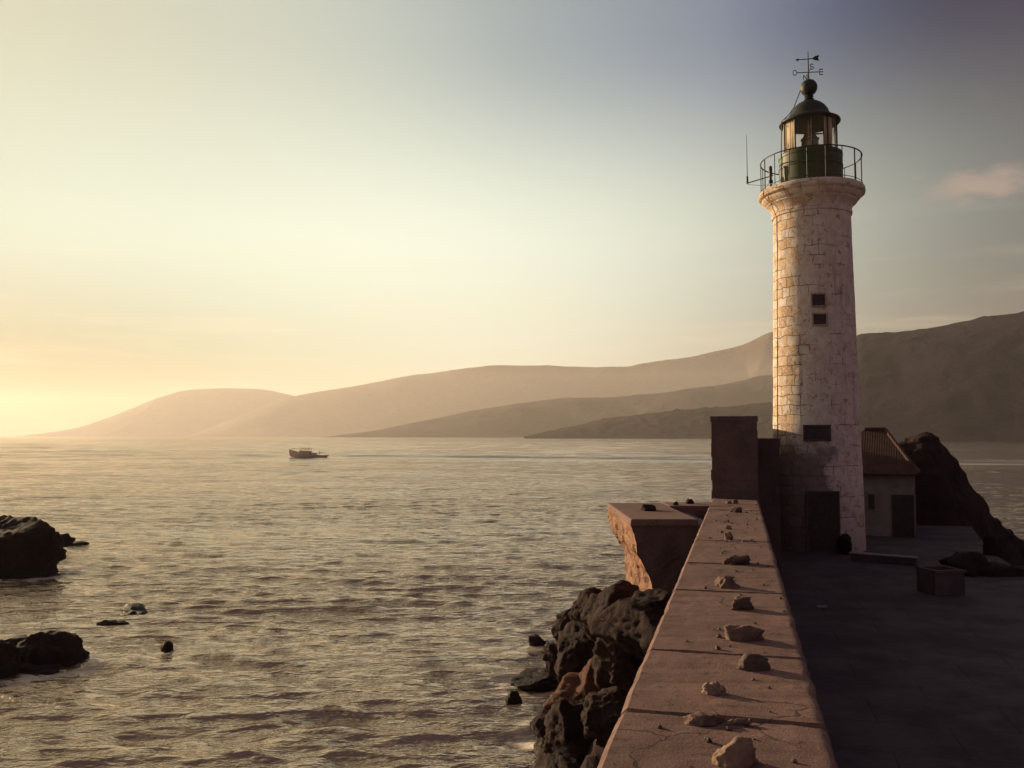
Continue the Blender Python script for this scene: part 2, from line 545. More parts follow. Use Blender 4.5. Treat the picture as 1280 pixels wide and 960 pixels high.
# sea water
m, q = mat('choppy sea water')
pos = q.n('ShaderNodeNewGeometry').outputs['Position']
v1 = q.n('ShaderNodeMapping', {0: pos, 'Rotation': (0, 0, R(-9)), 'Scale': (0.42, 1.0, 1.0)}).outputs[0]
n1 = q.noise(v1, 5.0, 3, 0.6)
n2 = q.noise(v1, 1.15, 4, 0.62)
n3 = q.noise(v1, 0.16, 3, 0.6)
n6 = q.noise(q.n('ShaderNodeMapping', {0: pos, 'Rotation': (0, 0, R(-6)), 'Scale': (0.75, 1.0, 1.0)}).outputs[0], 0.11, 4, 0.65)
n5 = q.noise(q.n('ShaderNodeMapping', {0: pos, 'Rotation': (0, 0, R(-4)), 'Scale': (0.012, 0.034, 1.0)}).outputs[0], 1.0, 4, 0.6)
gust = q.mr(n5, 0.36, 0.62, 0.72, 1.3)
h = q.m('ADD', q.m('MULTIPLY', n1, 0.085), q.m('ADD', q.m('MULTIPLY', n2, 0.27), q.m('MULTIPLY', n3, 0.14)))
h = q.m('ADD', h, q.m('MULTIPLY', n6, 0.55))
h = q.m('MULTIPLY', h, gust)
h = q.m('MULTIPLY', h, q.m('SUBTRACT', 1.0, q.m('MULTIPLY', q.n('ShaderNodeAttribute', attribute_name='slick').outputs['Fac'], 0.92)))
foam = q.n('ShaderNodeAttribute', attribute_name='foam').outputs['Fac']
fn = q.noise(pos, 2.2, 5, 0.7)
fm = q.m('MULTIPLY', foam, q.mr(fn, 0.36, 0.54))
ro = q.m('ADD', 0.07, q.m('MULTIPLY', fm, 0.6))
me_ = q.m('MULTIPLY', q.m('SUBTRACT', 1.0, fm), 0.37)
# part of the surface is an added warm-tinted mirror, brightening the water's reflections
bn = q.n('ShaderNodeBump', {'Height': h, 'Strength': 1.0, 'Distance': 1.0}).outputs[0]
p1 = q.n('ShaderNodeBsdfPrincipled', {'Base Color': q.mix(fm, (0.060, 0.044, 0.028), (0.62, 0.56, 0.48)), 'Roughness': ro, 'IOR': 1.36, 'Normal': bn})
p2 = q.n('ShaderNodeBsdfGlossy', {'Color': (0.90, 0.70, 0.50), 'Roughness': ro, 'Normal': bn})
mxs = q.n('ShaderNodeMixShader', {0: me_, 1: p1.outputs[0], 2: p2.outputs[0]})
q.n('ShaderNodeOutputMaterial', {'Surface': mxs.outputs[0]})
M['water'] = m

# ------------------------------------------------------------------ sea
WAKE_A = at_z(407, 572, 0)
WAKE_B = at_z(1400, 583, 0)


def build_sea():
    aa = np.concatenate([np.linspace(-180, -46, 40, endpoint=False), np.linspace(-46, 46, 700, endpoint=False), np.linspace(46, 180, 40, endpoint=False)])
    aa = np.radians(aa)
    rr = [2.0]
    while rr[-1] < 15000:
        r = rr[-1]
        k = 0.05 if r < 11 else (0.0040 if r < 200 else (0.0040 + 0.0055 * (r - 200) / 900 if r < 1100 else 0.05))
        rr.append(r * (1 + k))
    rr[-1] = 15000
    rr = np.array(rr)
    drr = np.gradient(rr)
    A, RR = np.meshgrid(aa, rr)
    _, DR = np.meshgrid(aa, drr)
    X = RR * np.sin(A)
    Y = RR * np.cos(A)
    rg = np.random.default_rng(11)
    Z = np.zeros_like(X)
    DX = np.zeros_like(X)
    DY = np.zeros_like(X)
    n = 84
    lam = np.exp(np.linspace(math.log(0.42), math.log(11.0), n)) * rg.uniform(.95, 1.05, n)
    main = R(-172)
    lam = np.concatenate([lam, np.exp(np.linspace(math.log(9.0), math.log(46.0), 34)) * rg.uniform(.95, 1.05, 34)])
    n = len(lam)
    for i in range(n):
        L = lam[i]
        k = 2 * math.pi / L
        spread = 0.50 if L < 2 else 0.34
        d = main + rg.normal(0, spread)
        dx_, dy_ = math.sin(d), math.cos(d)
        slope = 0.050 if L < 0.6 else (0.066 if L < 1.8 else (0.034 if L < 3.4 else 0.010))
        if L > 7:
            slope = 0.006
        if i >= 84:
            slope = 0.018
        amp = slope / k
        ph = k * (X * dx_ + Y * dy_) + rg.uniform(0, 6.28)
        # slow grouping of the waves so that no row repeats
        g = 0.65 + 0.55 * np.sin(X * rg.uniform(.02, .09) + rg.uniform(0, 6)) * np.sin(Y * rg.uniform(.02, .09) + rg.uniform(0, 6))
        fade = np.clip((L / DR - 2.2) / 2.0, 0, 1)
        a = amp * g * fade
        if i >= 84:
            a = a * np.clip((RR - 110) / 200, 0, 1)
        Z += a * np.cos(ph)
        DX += -a * dx_ * np.sin(ph) * 1.0
        DY += -a * dy_ * np.sin(ph) * 1.0
    # the boat's wake: two low ridges and a foam streak
    ax, ay = WAKE_A.x, WAKE_A.y
    bx, by = WAKE_B.x, WAKE_B.y
    ln = math.hypot(bx - ax, by - ay)
    tx, ty = (bx - ax) / ln, (by - ay) / ln
    s = (X - ax) * tx + (Y - ay) * ty
    dd = -(X - ax) * ty + (Y - ay) * tx
    wid = 4.5 + np.clip(s, 0, 400) * 0.018
    along = np.clip(s / 6, 0, 1) * np.clip((420 - s) / 80, 0, 1)
    slick = np.clip(along * 1.1 * np.exp(-((dd + wid * 0.6) / (wid * 1.5)) ** 2), 0, 1)
    Z *= 1 - 0.9 * slick
    DX *= 1 - 0.9 * slick
    DY *= 1 - 0.9 * slick
    Z += along * 1.1 * np.exp(-((dd - wid) / (wid * .8)) ** 2) + along * 0.5 * np.exp(-((dd + wid * 2.6) / (wid * .8)) ** 2)
    foam = along * 0.25 * np.exp(-((dd + wid * 0.7) / (wid * 0.6)) ** 2) * (0.95 + 0.3 * np.sin(s * 0.13))
    # foam at the bow
    foam += 0.9 * np.exp(-((s + 14.5) / 1.8) ** 2 - ((dd + 1) / 1.6) ** 2) + 0.6 * np.exp(-((s + 7) / 6) ** 2 - ((dd + 2.4) / 0.8) ** 2)
    # a little broken foam where rocks stand in the water
    for px, py, rad_ in ((10, 722, 2.6), (66, 838, 1.0), (0, 852, 0.9), (209, 815, 0.25), (655, 862, 0.8), (690, 925, 0.8), (668, 812, 0.4)):
        p = at_z(px, py, 0)
        d2 = np.hypot(X - p.x, Y - p.y - rad_ * 0.5)
        foam += 0.75 * np.exp(-((d2 - rad_) / (0.22 + rad_ * 0.12)) ** 2)
    X2 = X + DX
    Y2 = Y + DY
    nr, na = X.shape
    co = np.stack([X2, Y2, Z], -1).reshape(-1, 3).astype(np.float32)
    idx = np.arange(nr * na).reshape(nr, na)
    nx = np.roll(idx, -1, 1)
    quads = np.stack([idx[:-1], idx[1:], nx[1:], nx[:-1]], -1).reshape(-1, 4)
    quads = quads[:, ::-1]
    me = bpy.data.meshes.new('sea')
    me.vertices.add(len(co))
    me.vertices.foreach_set('co', co.ravel())
    nq = len(quads)
    me.loops.add(nq * 4)
    me.loops.foreach_set('vertex_index', quads.ravel().astype(np.int32))
    me.polygons.add(nq)
    me.polygons.foreach_set('loop_start', np.arange(0, nq * 4, 4, dtype=np.int32))
    me.polygons.foreach_set('use_smooth', np.ones(nq, dtype=bool))
    me.update(calc_edges=True)
    at = me.attributes.new('foam', 'FLOAT', 'POINT')
    at.data.foreach_set('value', np.clip(foam, 0, 1).ravel().astype(np.float32))
    at = me.attributes.new('slick', 'FLOAT', 'POINT')
    at.data.foreach_set('value', slick.ravel().astype(np.float32))
    me.materials.append(M['water'])
    o = bpy.data.objects.new('sea', me)
    COL.objects.link(o)
    tag(o, kind='structure')


build_sea()


# ------------------------------------------------------------------ hills
def hill(name, pts, r0, r1, r2, seed, rough, trees=0.0, relief=0.55, mk='hill'):
    xs = [p[0] for p in pts]
    ys = [p[1] for p in pts]
    na, nv = 420, 46
    vs, fs = [], []
    for i in range(na + 1):
        px = xs[0] + (xs[-1] - xs[0]) * i / na
        # smooth interpolation of the ridge line
        py = 0.0
        wsum = 0.0
        for k in (-9, -5, 0, 5, 9):
            py += float(np.interp(px + k, xs, ys))
            wsum += 1
        py /= wsum
        d = px_dir(px, 545)
        az = math.atan2(d.x, d.y)
        hd = px_dir(px, py)
        tan_el = hd.z / math.hypot(hd.x, hd.y)
        H = EYE + tan_el * r1
        H = max(H, -2)
        ed = min(1.0, i / 25, (na - i) / 25)
        for j in range(nv + 1):
            v = j / nv
            if v < 0.72:
                w = v / 0.72
                r = r0 + (r1 - r0) * w
                hgt = H * (0.18 * w + 0.82 * (w * w * (3 - 2 * w)))
                fade = math.sin(w * math.pi) * 0.9 + 0.12 * w
            else:
                w = (v - 0.72) / 0.28
                r = r1 + (r2 - r1) * w
                hgt = H * (1 - w * w)
                fade = 0.3 * (1 - w)
            x, y = r * math.sin(az), r * math.cos(az)
            nz = fbm((x / rough + seed, y / rough, seed * 0.3), 5, 0.55)
            rid = 1 - abs(noise.noise(Vector((x / (rough * 0.8) + 9 * seed, y / (rough * 1.4), seed)))) * 2
            hgt += H * fade * relief * (0.22 * nz + 0.20 * (rid - 0.5)) * ed
            if trees and j > 5 and v < 0.9:
                t = noise.noise(Vector((x / 26, y / 26, seed)))
                t2 = noise.noise(Vector((x / 75, y / 75, seed + 4)))
                hgt += trees * max(0, t + 0.15) * max(0, t2 + 0.45)
            if j == 0:
                hgt = -3
            if j == nv:
                hgt = -3
            vs.append((x, y, max(hgt, -3)))
    for i in range(na):
        for j in range(nv):
            a = i * (nv + 1) + j
            fs.append((a, a + nv + 1, a + nv + 2, a + 1))
    o = MB().add(vs, fs).build(name, M[mk], smooth=180)
    tag(o, kind='structure')


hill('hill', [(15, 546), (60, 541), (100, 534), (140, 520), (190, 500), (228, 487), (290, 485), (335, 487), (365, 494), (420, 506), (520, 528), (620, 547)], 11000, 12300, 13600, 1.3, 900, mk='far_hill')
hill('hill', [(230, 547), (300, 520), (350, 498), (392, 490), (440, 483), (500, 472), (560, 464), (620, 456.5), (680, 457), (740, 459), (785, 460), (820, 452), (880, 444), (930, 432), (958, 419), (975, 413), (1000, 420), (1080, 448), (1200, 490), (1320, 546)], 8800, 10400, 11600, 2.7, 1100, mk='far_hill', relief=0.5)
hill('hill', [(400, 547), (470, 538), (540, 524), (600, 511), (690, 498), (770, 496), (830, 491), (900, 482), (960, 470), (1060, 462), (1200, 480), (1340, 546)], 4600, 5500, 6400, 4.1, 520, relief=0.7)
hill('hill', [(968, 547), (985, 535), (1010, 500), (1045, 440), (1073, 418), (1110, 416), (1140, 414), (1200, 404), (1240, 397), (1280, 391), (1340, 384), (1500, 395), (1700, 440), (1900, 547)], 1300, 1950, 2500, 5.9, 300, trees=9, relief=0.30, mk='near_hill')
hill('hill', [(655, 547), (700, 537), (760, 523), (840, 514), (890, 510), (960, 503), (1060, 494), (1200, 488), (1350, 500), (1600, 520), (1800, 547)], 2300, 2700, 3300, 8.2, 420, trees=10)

# ------------------------------------------------------------------ haze
hz = MB().box((0, 0, 0), (32000, 32000, 720)).build('haze', None)
hz.location = (0, 0, 360 - 6.5)
tag(hz, kind='stuff')
m, q = mat('evening haze')
vol = q.n('ShaderNodeVolumePrincipled', {'Color': (0.96, 0.90, 0.86, 1), 'Density': 0.66e-4, 'Anisotropy': 0.36})
q.n('ShaderNodeOutputMaterial', {'Volume': vol.outputs[0]})
hz.data.materials.append(m)
hz.display_type = 'WIRE'

# ------------------------------------------------------------------ sea wall (runs from the camera to the lighthouse)
vpd = px_dir(924, 545)
WAZ = math.atan2(vpd.x, vpd.y)
WD = Vector((math.sin(WAZ), math.cos(WAZ), 0))      # along the wall
WN = Vector((math.cos(WAZ), -math.sin(WAZ), 0))     # to its right
WT = 5.5                                            # its top


def wl(t, l, z=0.0):
    p = WD * t + WN * l
    return Vector((p.x, p.y, z))


def t_of(p):
    return p.dot(WD), p.dot(WN)


LL = t_of(at_z(742, 960, WT))[1]
LR = t_of(at_z(1050, 960, WT))[1]
T_END = 0.5 * (t_of(at_z(890, 622, WT))[0] + t_of(at_z(948, 625, WT))[0])

wall = empty('sea_wall', (0, 0, 0), 'long low concrete sea wall with a row of stones on top', 'wall', rz=-WAZ)
# in the wall's own axes: x = lateral, y = along
b = MB().box(((LL + LR) / 2, (T_END - 3) / 2, (WT - 0.12) / 2 + 0.4 - 1.0), (LR - LL - 0.06, T_END + 3, WT - 0.12 + 1.2 - 0.0))
b = MB()
zb, zt = -0.8, WT - 0.09
b.box(((LL + LR) / 2, (T_END - 3) / 2, (zb + zt) / 2), (LR - LL - 0.05, T_END + 3, zt - zb))
b.build('wall_body', M['mortar'], wall)

joint_px = [(742, 960 + 190), (742, 960 + 60), (774, 887), (807, 811.5), (839, 736.5), (854, 703), (867, 675), (877, 652), (884, 637)]
joints = [-3.0] + [t_of(at_z(x, y, WT))[0] for x, y in joint_px] + [T_END]


def slab(t0, t1, seed):
    rnd = random.Random(seed)
    dz = rnd.uniform(-0.004, 0.004)
    tilt = rnd.uniform(-0.002, 0.002)
    nt = max(8, int((t1 - t0) / (0.03 if t0 < 8 else 0.08)))
    prof = []
    nl = 34
    ch = 0.036
    prof += [(LL, -0.30), (LL, -0.12), (LL, -ch), (LL + ch, 0.0)]
    for i in range(1, nl):
        prof.append((LL + ch + (LR - LL - 2 * ch) * i / nl, 0.0))
    prof += [(LR - ch, 0.0), (LR - ch * 0.4, -0.01), (LR, -ch), (LR, -0.12), (LR, -0.30)]
    vs, fs = [], []
    g = 0.021
    ta, tb = t0 + g, t1 - g
    rows = [ta] + [ta + 0.015] + [ta + (tb - ta) * i / nt for i in range(1, nt)] + [tb - 0.015, tb]
    for ri, t in enumerate(rows):
        endd = 0.018 if ri in (0, len(rows) - 1) else 0
        for (l, z) in prof:
            n1 = fbm((l * 3, t * 3, seed), 4, 0.6)
            n2 = noise.noise(Vector((l * 19, t * 19, seed)))
            zz = z + dz + tilt * (l - LL)
            if z > -0.2:
                zz += 0.006 * n1 + 0.0025 * n2 - endd * (1 if z > -0.05 else 0)
            ll = l
            if l < LL + 0.05:
                ll = l + 0.006 * fbm((t * 2.2, 3.0, 1.0), 4, 0.6) + 0.03 * max(0, noise.noise(Vector((t * 3.1, 7.0, 2.0))) - 0.28)
            if l > LR - 0.05:
                ll = l + 0.010 * fbm((t * 2.2, 9.0, 5.0), 4, 0.6) - 0.06 * max(0, noise.noise(Vector((t * 2.7, 1.0, 8.0))) - 0.25)
            vs.append((ll, t, WT + zz))
    np_ = len(prof)
    for i in range(len(rows) - 1):
        for j in range(np_ - 1):
            a = i * np_ + j
            fs.append((a, a + 1, a + np_ + 1, a + np_))
    fs.append(tuple(range(np_ - 1, -1, -1)))
    fs.append(tuple((len(rows) - 1) * np_ + j for j in range(np_)))
    MB().add(vs, fs).build('coping_slab', M['concrete'], wall, smooth=35)


for i in range(len(joints) - 1):
    slab(joints[i], joints[i + 1], 20 + i)

# ------------------------------------------------------------------ tall wall at the end, and the thicker wall behind it
HTOP = at_y(918, 520, wl(T_END, 0).y).z


def stone_course_wall(name, l0, l1, t0, t1, z0, z1, seed, material, label, cat):
    """wall of rough courses, each course a little different at its ends"""
    rnd = random.Random(seed)
    root = empty(name, (0, 0, 0), label, cat, rz=-WAZ)
    body = MB()
    z = z0
    while z < z1 - 0.02:
        h = min(rnd.uniform(0.22, 0.34), z1 - z)
        if z1 - z - h < 0.12:
            h = z1 - z
        ja, jb, jc = rnd.uniform(-0.02, 0.012), rnd.uniform(-0.015, 0.02), rnd.uniform(-0.012, 0.012)
        a, bb = l0 + ja, l1 + jb
        c0 = t0 + jc
        body.box(((a + bb) / 2, (c0 + t1) / 2, z + h / 2), (bb - a, t1 - c0, h - 0.004))
        z += h
    o = body.build('course', material, root, bevel=0.005)
    o.name = 'wall_body'
    core = MB().box(((l0 + l1) / 2, (t0 + t1) / 2, (z0 + z1 - 0.03) / 2), (l1 - l0 - 0.06, t1 - t0 - 0.06, z1 - z0 - 0.03))
    core.build('core', M['mortar'], root)
    return root


stone_course_wall('tall_wall', LL, LR + 0.01, T_END, 58, -0.5, HTOP, 5, M['stonewall'], 'tall narrow stone wall rising where the low sea wall ends', 'wall')  # hidden far end lengthened to keep the low sun off the quay
stone_course_wall('thick_wall', LR + 0.05, 1.04, 24.2, 30.4, 2.2, 6.93, 9, M['stonewall'], 'dark stone wall squeezed between the tall wall and the lighthouse', 'wall')

# ------------------------------------------------------------------ quay and shore
GZ = 2.8
qpts = [wl(-4, LR - 0.1), wl(40, LR - 0.1), wl(44, 7.0), at_y(1215, 700, 40), at_y(1240, 700, 31), at_z(1290, 722, GZ), Vector((34, 16, 0)), Vector((30, -6, 0))]
outl = [(p.x, p.y) for p in qpts]
o = MB()
n = len(outl)
o.add([(x, y, GZ) for x, y in outl] + [(x * 1.0, y, -2.0) for x, y in outl], [tuple(range(n - 1, -1, -1)), tuple(range(n, 2 * n))] + [(i, (i + 1) % n, (i + 1) % n + n, i + n) for i in range(n)])
qo = o.build('quay', M['ground'])
tag(qo, kind='structure')

# rocky shore under the boulders on the seaward side
vs, fs = [], []
nt, nl = 90, 40
for i in range(nt + 1):
    t = 6 + (23.5 - 6) * i / nt
    for j in range(nl + 1):
        w = j / nl
        l = LL + 0.05 - w * 6.2
        k = min(1, max(0, (t - 7) / 5)) * min(1, max(0, (23.2 - t) / 4.5))
        h = (3.1 * (1 - w) ** 1.35) * k - 1.7 * w - 0.5 * (1 - k)
        h += 0.45 * fbm((l * 0.8, t * 0.8, 3), 5, 0.6) * (0.4 + k)
        p = wl(t, l, h)
        vs.append(p)
for i in range(nt):
    for j in range(nl):
        a = i * (nl + 1) + j
        fs.append((a, a + nl + 1, a + nl + 2, a + 1))
tag(MB().add(vs, fs).build('rocky_shore', M['rock'], smooth=180), kind='structure')


# ------------------------------------------------------------------ boulders
def rock_mesh(dims, seed, sub=4, planes=14, rough=0.10, mat_=None, flat=False, crack=0.16):
    import bmesh
    rnd = random.Random(seed)
    bm = bmesh.new()
    bmesh.ops.create_icosphere(bm, subdivisions=sub, radius=1.0)
    pl = []
    for _ in range(planes):
        nn = Vector((rnd.gauss(0, 1), rnd.gauss(0, 1), rnd.gauss(0, 1))).normalized()
        pl.append((nn, rnd.uniform(0.62, 0.95)))
    if flat:
        pl.append((Vector((rnd.uniform(-.1, .1), rnd.uniform(-.1, .1), 1)).normalized(), 0.7))
    off = Vector((seed * 1.37 % 50, seed * 2.11 % 50, seed * 0.77 % 50))
    for v in bm.verts:
        d = v.co.normalized()
        r = 1.25
        for nn, p in pl:
            c_ = d.dot(nn)
            if c_ > 1e-3:
                r = min(r, p / c_)
        r *= 1 + rough * (fbm(d * 1.7 + off, 4, 0.55)) + rough * 0.35 * noise.noise(d * 9 + off)
        _, vp = noise.voronoi(d * 1.9 + off)
        r *= 1 + crack * noise.noise(vp[0] * 5.3)
        _, vp = noise.voronoi(d * 5.0 + off * 2)
        r *= 1 + crack * 0.35 * noise.noise(vp[0] * 5.3)
        cr = noise.noise(d * 2.6 + off * 1.3)
        if abs(cr) < 0.05:
            r *= 1 - 0.07 * (1 - abs(cr) / 0.05)
        v.co = Vector((d.x * r * dims[0], d.y * r * dims[1], d.z * r * dims[2]))
    me = bpy.data.meshes.new('boulder')
    bm.to_mesh(me)
    bm.free()
    me.polygons.foreach_set('use_smooth', [True] * len(me.polygons))
    if mat_:
        me.materials.append(mat_)
    return me


def rock(name, px, py, z, wpx, hpx, seed, mkey, label, cat, group=None, depth=0.9, sub=4, rough=0.12, planes=14, flat=False, rz=None, crack=0.16):
    c0 = at_z(px, py, z)
    s = c0.y / F
    me = rock_mesh((wpx * s / 2 / 0.88, wpx * s / 2 * depth / 0.88, hpx * s / 2 / 0.88), seed, sub, planes, rough, M[mkey], flat, crack)
    me.name = name
    o = bpy.data.objects.new(name, me)
    COL.objects.link(o)
    o.location = c0
    o.rotation_euler.z = random.Random(seed).uniform(-0.35, 0.35) if rz is None else rz
    return tag(o, label, cat, group)


BG = 'boulders piled against the sea wall'
pile = [
    (815, 785, 3.75, 120, 90, 'rock', 'broad dark boulder wedged under the landing block beside the sea wall'),
    (768, 764, 3.45, 72, 56, 'rock', 'round dark boulder right at the foot of the lit masonry face'),
    (742, 771, 2.9, 48, 46, 'rock', 'pointed boulder forming the upper left shoulder of the pile'),
    (720, 802, 1.5, 48, 50, 'rock', 'steep boulder with a ragged top on the pile skyline'),
    (702, 822, 1.0, 30, 36, 'rock', 'narrow upright boulder low on the seaward skyline of the pile'),
    (672, 806, 0.1, 22, 24, 'rock_sea', 'small dark rock standing alone in the water beside the pile'),
    (676, 850, 0.1, 60, 24, 'rock_sea', 'long flat wet rock reaching out furthest into the water'),
    (642, 878, 0.0, 20, 20, 'rock_sea', 'smallest dark rock awash in front of the long flat wet rock'),
    (728, 815, 1.9, 62, 66, 'rock', 'big blocky boulder in the heart of the pile'),
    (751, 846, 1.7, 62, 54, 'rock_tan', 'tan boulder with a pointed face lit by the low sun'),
    (786, 826, 2.5, 92, 84, 'rock', 'large shaded boulder leaning on the sea wall beside the tan one'),
    (696, 903, 0.6, 44, 46, 'rock', 'brown boulder with a sunlit orange shoulder at the waterline'),
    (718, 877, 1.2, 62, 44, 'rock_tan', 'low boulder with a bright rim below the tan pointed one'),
    (693, 932, 0.2, 38, 52, 'rock_sea', 'black wet boulder at the lower left corner of the pile'),
    (722, 922, 1.0, 86, 72, 'rock', 'wide dark boulder in the deep shade low in the pile'),
    (760, 888, 1.9, 70, 54, 'rock', 'dark boulder touching the wall edge beside the low rimmed one'),
    (724, 966, 0.5, 84, 62, 'rock', 'nearest huge dark boulder cut by the bottom of the photo'),
    (797, 806, 3.4, 76, 76, 'rock', 'shaded boulder tucked between the wall and the broad one above'),
]
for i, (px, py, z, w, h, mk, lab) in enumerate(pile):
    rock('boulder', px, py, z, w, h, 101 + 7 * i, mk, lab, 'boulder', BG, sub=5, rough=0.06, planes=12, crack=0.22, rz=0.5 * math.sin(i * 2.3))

SG = 'rocks standing in the sea'
rock('sea_rock', 12, 692, 0.9, 128, 92, 301, 'rock_sea', 'biggest dark sea rock at the left edge of the photo', 'rock', SG, depth=0.8, sub=5, rough=0.2, planes=24, rz=0.1, crack=0.10)
rock('sea_rock', 68, 676, 0.75, 34, 16, 303, 'rock_sea', 'low pointed spur at the right foot of the biggest sea rock', 'rock', SG, sub=4, rough=0.2)
rock('sea_rock', 97, 681, 0.0, 22, 6, 305, 'rock_sea', 'tiny sliver of rock awash off the spur of the biggest rock', 'rock', SG, sub=3)
rock('sea_rock', 64, 822, 0.15, 54, 44, 308, 'rock_sea', 'rounded dark sea rock between the edge rock and open water', 'rock', SG, sub=5, rough=0.20, planes=0, rz=0.2, crack=0.04)
rock('sea_rock', -4, 838, 0.15, 36, 50, 312, 'rock_sea', 'dark sea rock cut by the left edge of the photo, nearest of all', 'rock', SG, sub=5, rough=0.22, planes=0, crack=0.05)
rock('sea_rock', 26, 803, 0.05, 40, 16, 313, 'rock_sea', 'flat little rock just behind the rounded dark one', 'rock', SG, sub=4)
rock('sea_rock', 40, 838, 0.0, 52, 11, 317, 'rock_sea', 'low wet shelf of rock in front of the rounded dark one', 'rock', SG, sub=4, rough=0.2)
rock('sea_rock', 209, 811, 0.05, 11, 13, 320, 'rock_sea', 'single small rock poking up alone in open water', 'rock', SG, sub=4, planes=0, rough=0.2, crack=0.04)
rock('sea_rock', 140, 781, -0.08, 30, 12, 323, 'rock_sea', 'thin dark reef awash just short of the slanted one', 'rock', SG, depth=0.6, sub=4, rough=0.3)
rock('sea_rock', 172, 767, -0.14, 56, 14, 327, 'rock_sea', 'slanted dark reef barely breaking the surface', 'rock', SG, depth=0.5, sub=4, rough=0.3, rz=-0.9)

# ------------------------------------------------------------------ stones lying in a row on the wall
TG = 'stones in a row along the sea wall'
stones = [
    (918, 948, 58, 30, 0, 'largest rounded orange stone, nearest on the wall and cut by the frame'),
    (876, 900, 46, 15, 0, 'low flat stone at the left of the nearest pair'),
    (921, 903, 28, 10, 0, 'small thin stone at the right of the nearest pair'),
    (894, 864, 24, 15, 1, 'small knobbly pale stone behind the nearest pair'),
    (940, 830, 42, 24, 0, 'smooth domed stone with a long shadow, furthest right of the row'),
    (930, 792, 44, 26, 2, 'big blunt stone with a flat sunlit left face'),
    (928, 757, 32, 14, 1, 'jagged low stone behind the big blunt one'),
    (909, 729, 28, 15, 1, 'pointed pyramid shaped stone midway along the wall'),
    (923, 700, 28, 16, 2, 'dark trapezoid stone with a flat top'),
    (911, 671, 13, 11, 0, 'small pale round stone beyond the dark trapezoid one'),
    (911, 660, 8, 5, 1, 'tiny chip of stone just beyond the small pale round one'),
    (921, 638, 12, 7, 1, 'small dark stone second nearest the tall wall'),
    (911, 628, 8, 6, 0, 'pebble sized stone at the foot of the tall wall, left of two'),
    (919, 627.5, 8, 7, 0, 'pebble sized stone at the foot of the tall wall, right of two'),
]
for i, (px, py, w, h, typ, lab) in enumerate(stones):
    s = at_z(px, py, WT).y / F
    rr = random.Random(500 + i)
    o = rock('stone', px, py + h * 0.28, WT, w, h * 1.3, 503 + 3 * i, {0: 'pale_stone', 3: 'pale_stone', 6: 'grey_stone', 8: 'grey_stone', 4: 'grey_stone', 9: 'pale_stone', 11: 'grey_stone'}.get(i, 'pebble'), lab, 'stone', TG, depth=0.62, sub=4, rough=0.16 if typ != 1 else 0.30, planes=(22, 9, 10)[typ], flat=(typ == 2), rz=rr.uniform(-0.5, 0.5))
    o.location.z = WT + 0.12 * h * s
o = rock('pebble', 885, 928, WT, 8, 9, 571, 'iron', 'tiny black cube like pebble near the largest stone', 'stone', TG, sub=3)
o.location.z = WT + 0.012

gm = MB()
rg = random.Random(77)
for _ in range(170):
    t = rg.uniform(2.6, 20.3)
    l = rg.gauss((LL + LR) / 2 + 0.1, 0.26)
    if not (LL + 0.06 < l < LR - 0.05):
        continue
    r_ = abs(rg.gauss(0.006, 0.007)) + 0.004
    p = wl(t, l, WT + r_ * 0.4)
    o_ = len(gm.v)
    gm.sphere(p, r_, 6, 4, 0.7)
    for k in range(o_, len(gm.v)):
        x, y, z = gm.v[k]
        gm.v[k] = (x + rg.uniform(-.3, .3) * r_, y + rg.uniform(-.3, .3) * r_, z + rg.uniform(-.2, .2) * r_)
tag(gm.build('grit', M['pebble']), kind='stuff')

# ------------------------------------------------------------------ landing block on the seaward side
blk = empty('landing_block', (0, 0, 0), 'concrete landing block with undercut masonry side jutting from the sea wall', 'block')
def bz(d):
    return EYE - d
yf, yb = 15.5, 19.3
xr = 4.55
def extr(prof_front, prof_back, ya, yb_):
    n = len(prof_front)
    vs = [(x, ya, z) for x, z in prof_front] + [(x, yb_, z) for x, z in prof_back]
    fs = [tuple(range(n)), tuple(range(2 * n - 1, n - 1, -1))] + [((i + 1) % n, i, i + n, (i + 1) % n + n) for i in range(n)]
    return vs, fs
def flare(jit):
    rnd = random.Random(jit)
    def pts():
        return [(2.15, bz(1.62)), (2.20 + rnd.uniform(-.02, .02), bz(1.78)), (2.27, bz(2.14)), (2.50, bz(2.52)), (2.52, bz(2.8)), (2.54, bz(3.2)), (2.6, bz(5.2))]
    return pts()
import bmesh
pf = flare(3) + [(3.7, bz(5.2)), (3.7, bz(1.62))]
vs, fs = extr(pf, pf, yf + 0.06, yb - 0.05)
o = MB().add(vs, fs).build('masonry_body', M['masonry'], blk)
bm = bmesh.new(); bm.from_mesh(o.data)
bmesh.ops.triangulate(bm, faces=bm.faces[:])
for _ in range(5):
    es = [e for e in bm.edges if e.calc_length() > 0.22]
    if es:
        bmesh.ops.subdivide_edges(bm, edges=es, cuts=1)
        bmesh.ops.triangulate(bm, faces=[f for f in bm.faces if len(f.verts) > 4])
for v in bm.verts:
    n_ = fbm(v.co * 2.1, 5, 0.6)
    if v.co.z < bz(1.7):
        k = 0.07 if v.co.x < 3 else 0.02
        # a worn lower corner on the near side
        low_ = max(0, (bz(2.1) - v.co.z))
        v.co += Vector((n_ * k, n_ * k * 0.7, n_ * 0.03))
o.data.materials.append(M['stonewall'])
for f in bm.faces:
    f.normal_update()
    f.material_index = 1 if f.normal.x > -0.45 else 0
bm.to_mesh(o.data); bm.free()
top = [(2.15, bz(1.5)), (2.13, bz(1.62)), (3.36, bz(1.62)), (3.36, bz(1.5))]
vs, fs = extr([top[0], top[1], top[2], top[3]], top, yf, yb)
o = MB().add(vs, fs).build('top_slab', M['concrete'], blk, bevel=0.02)
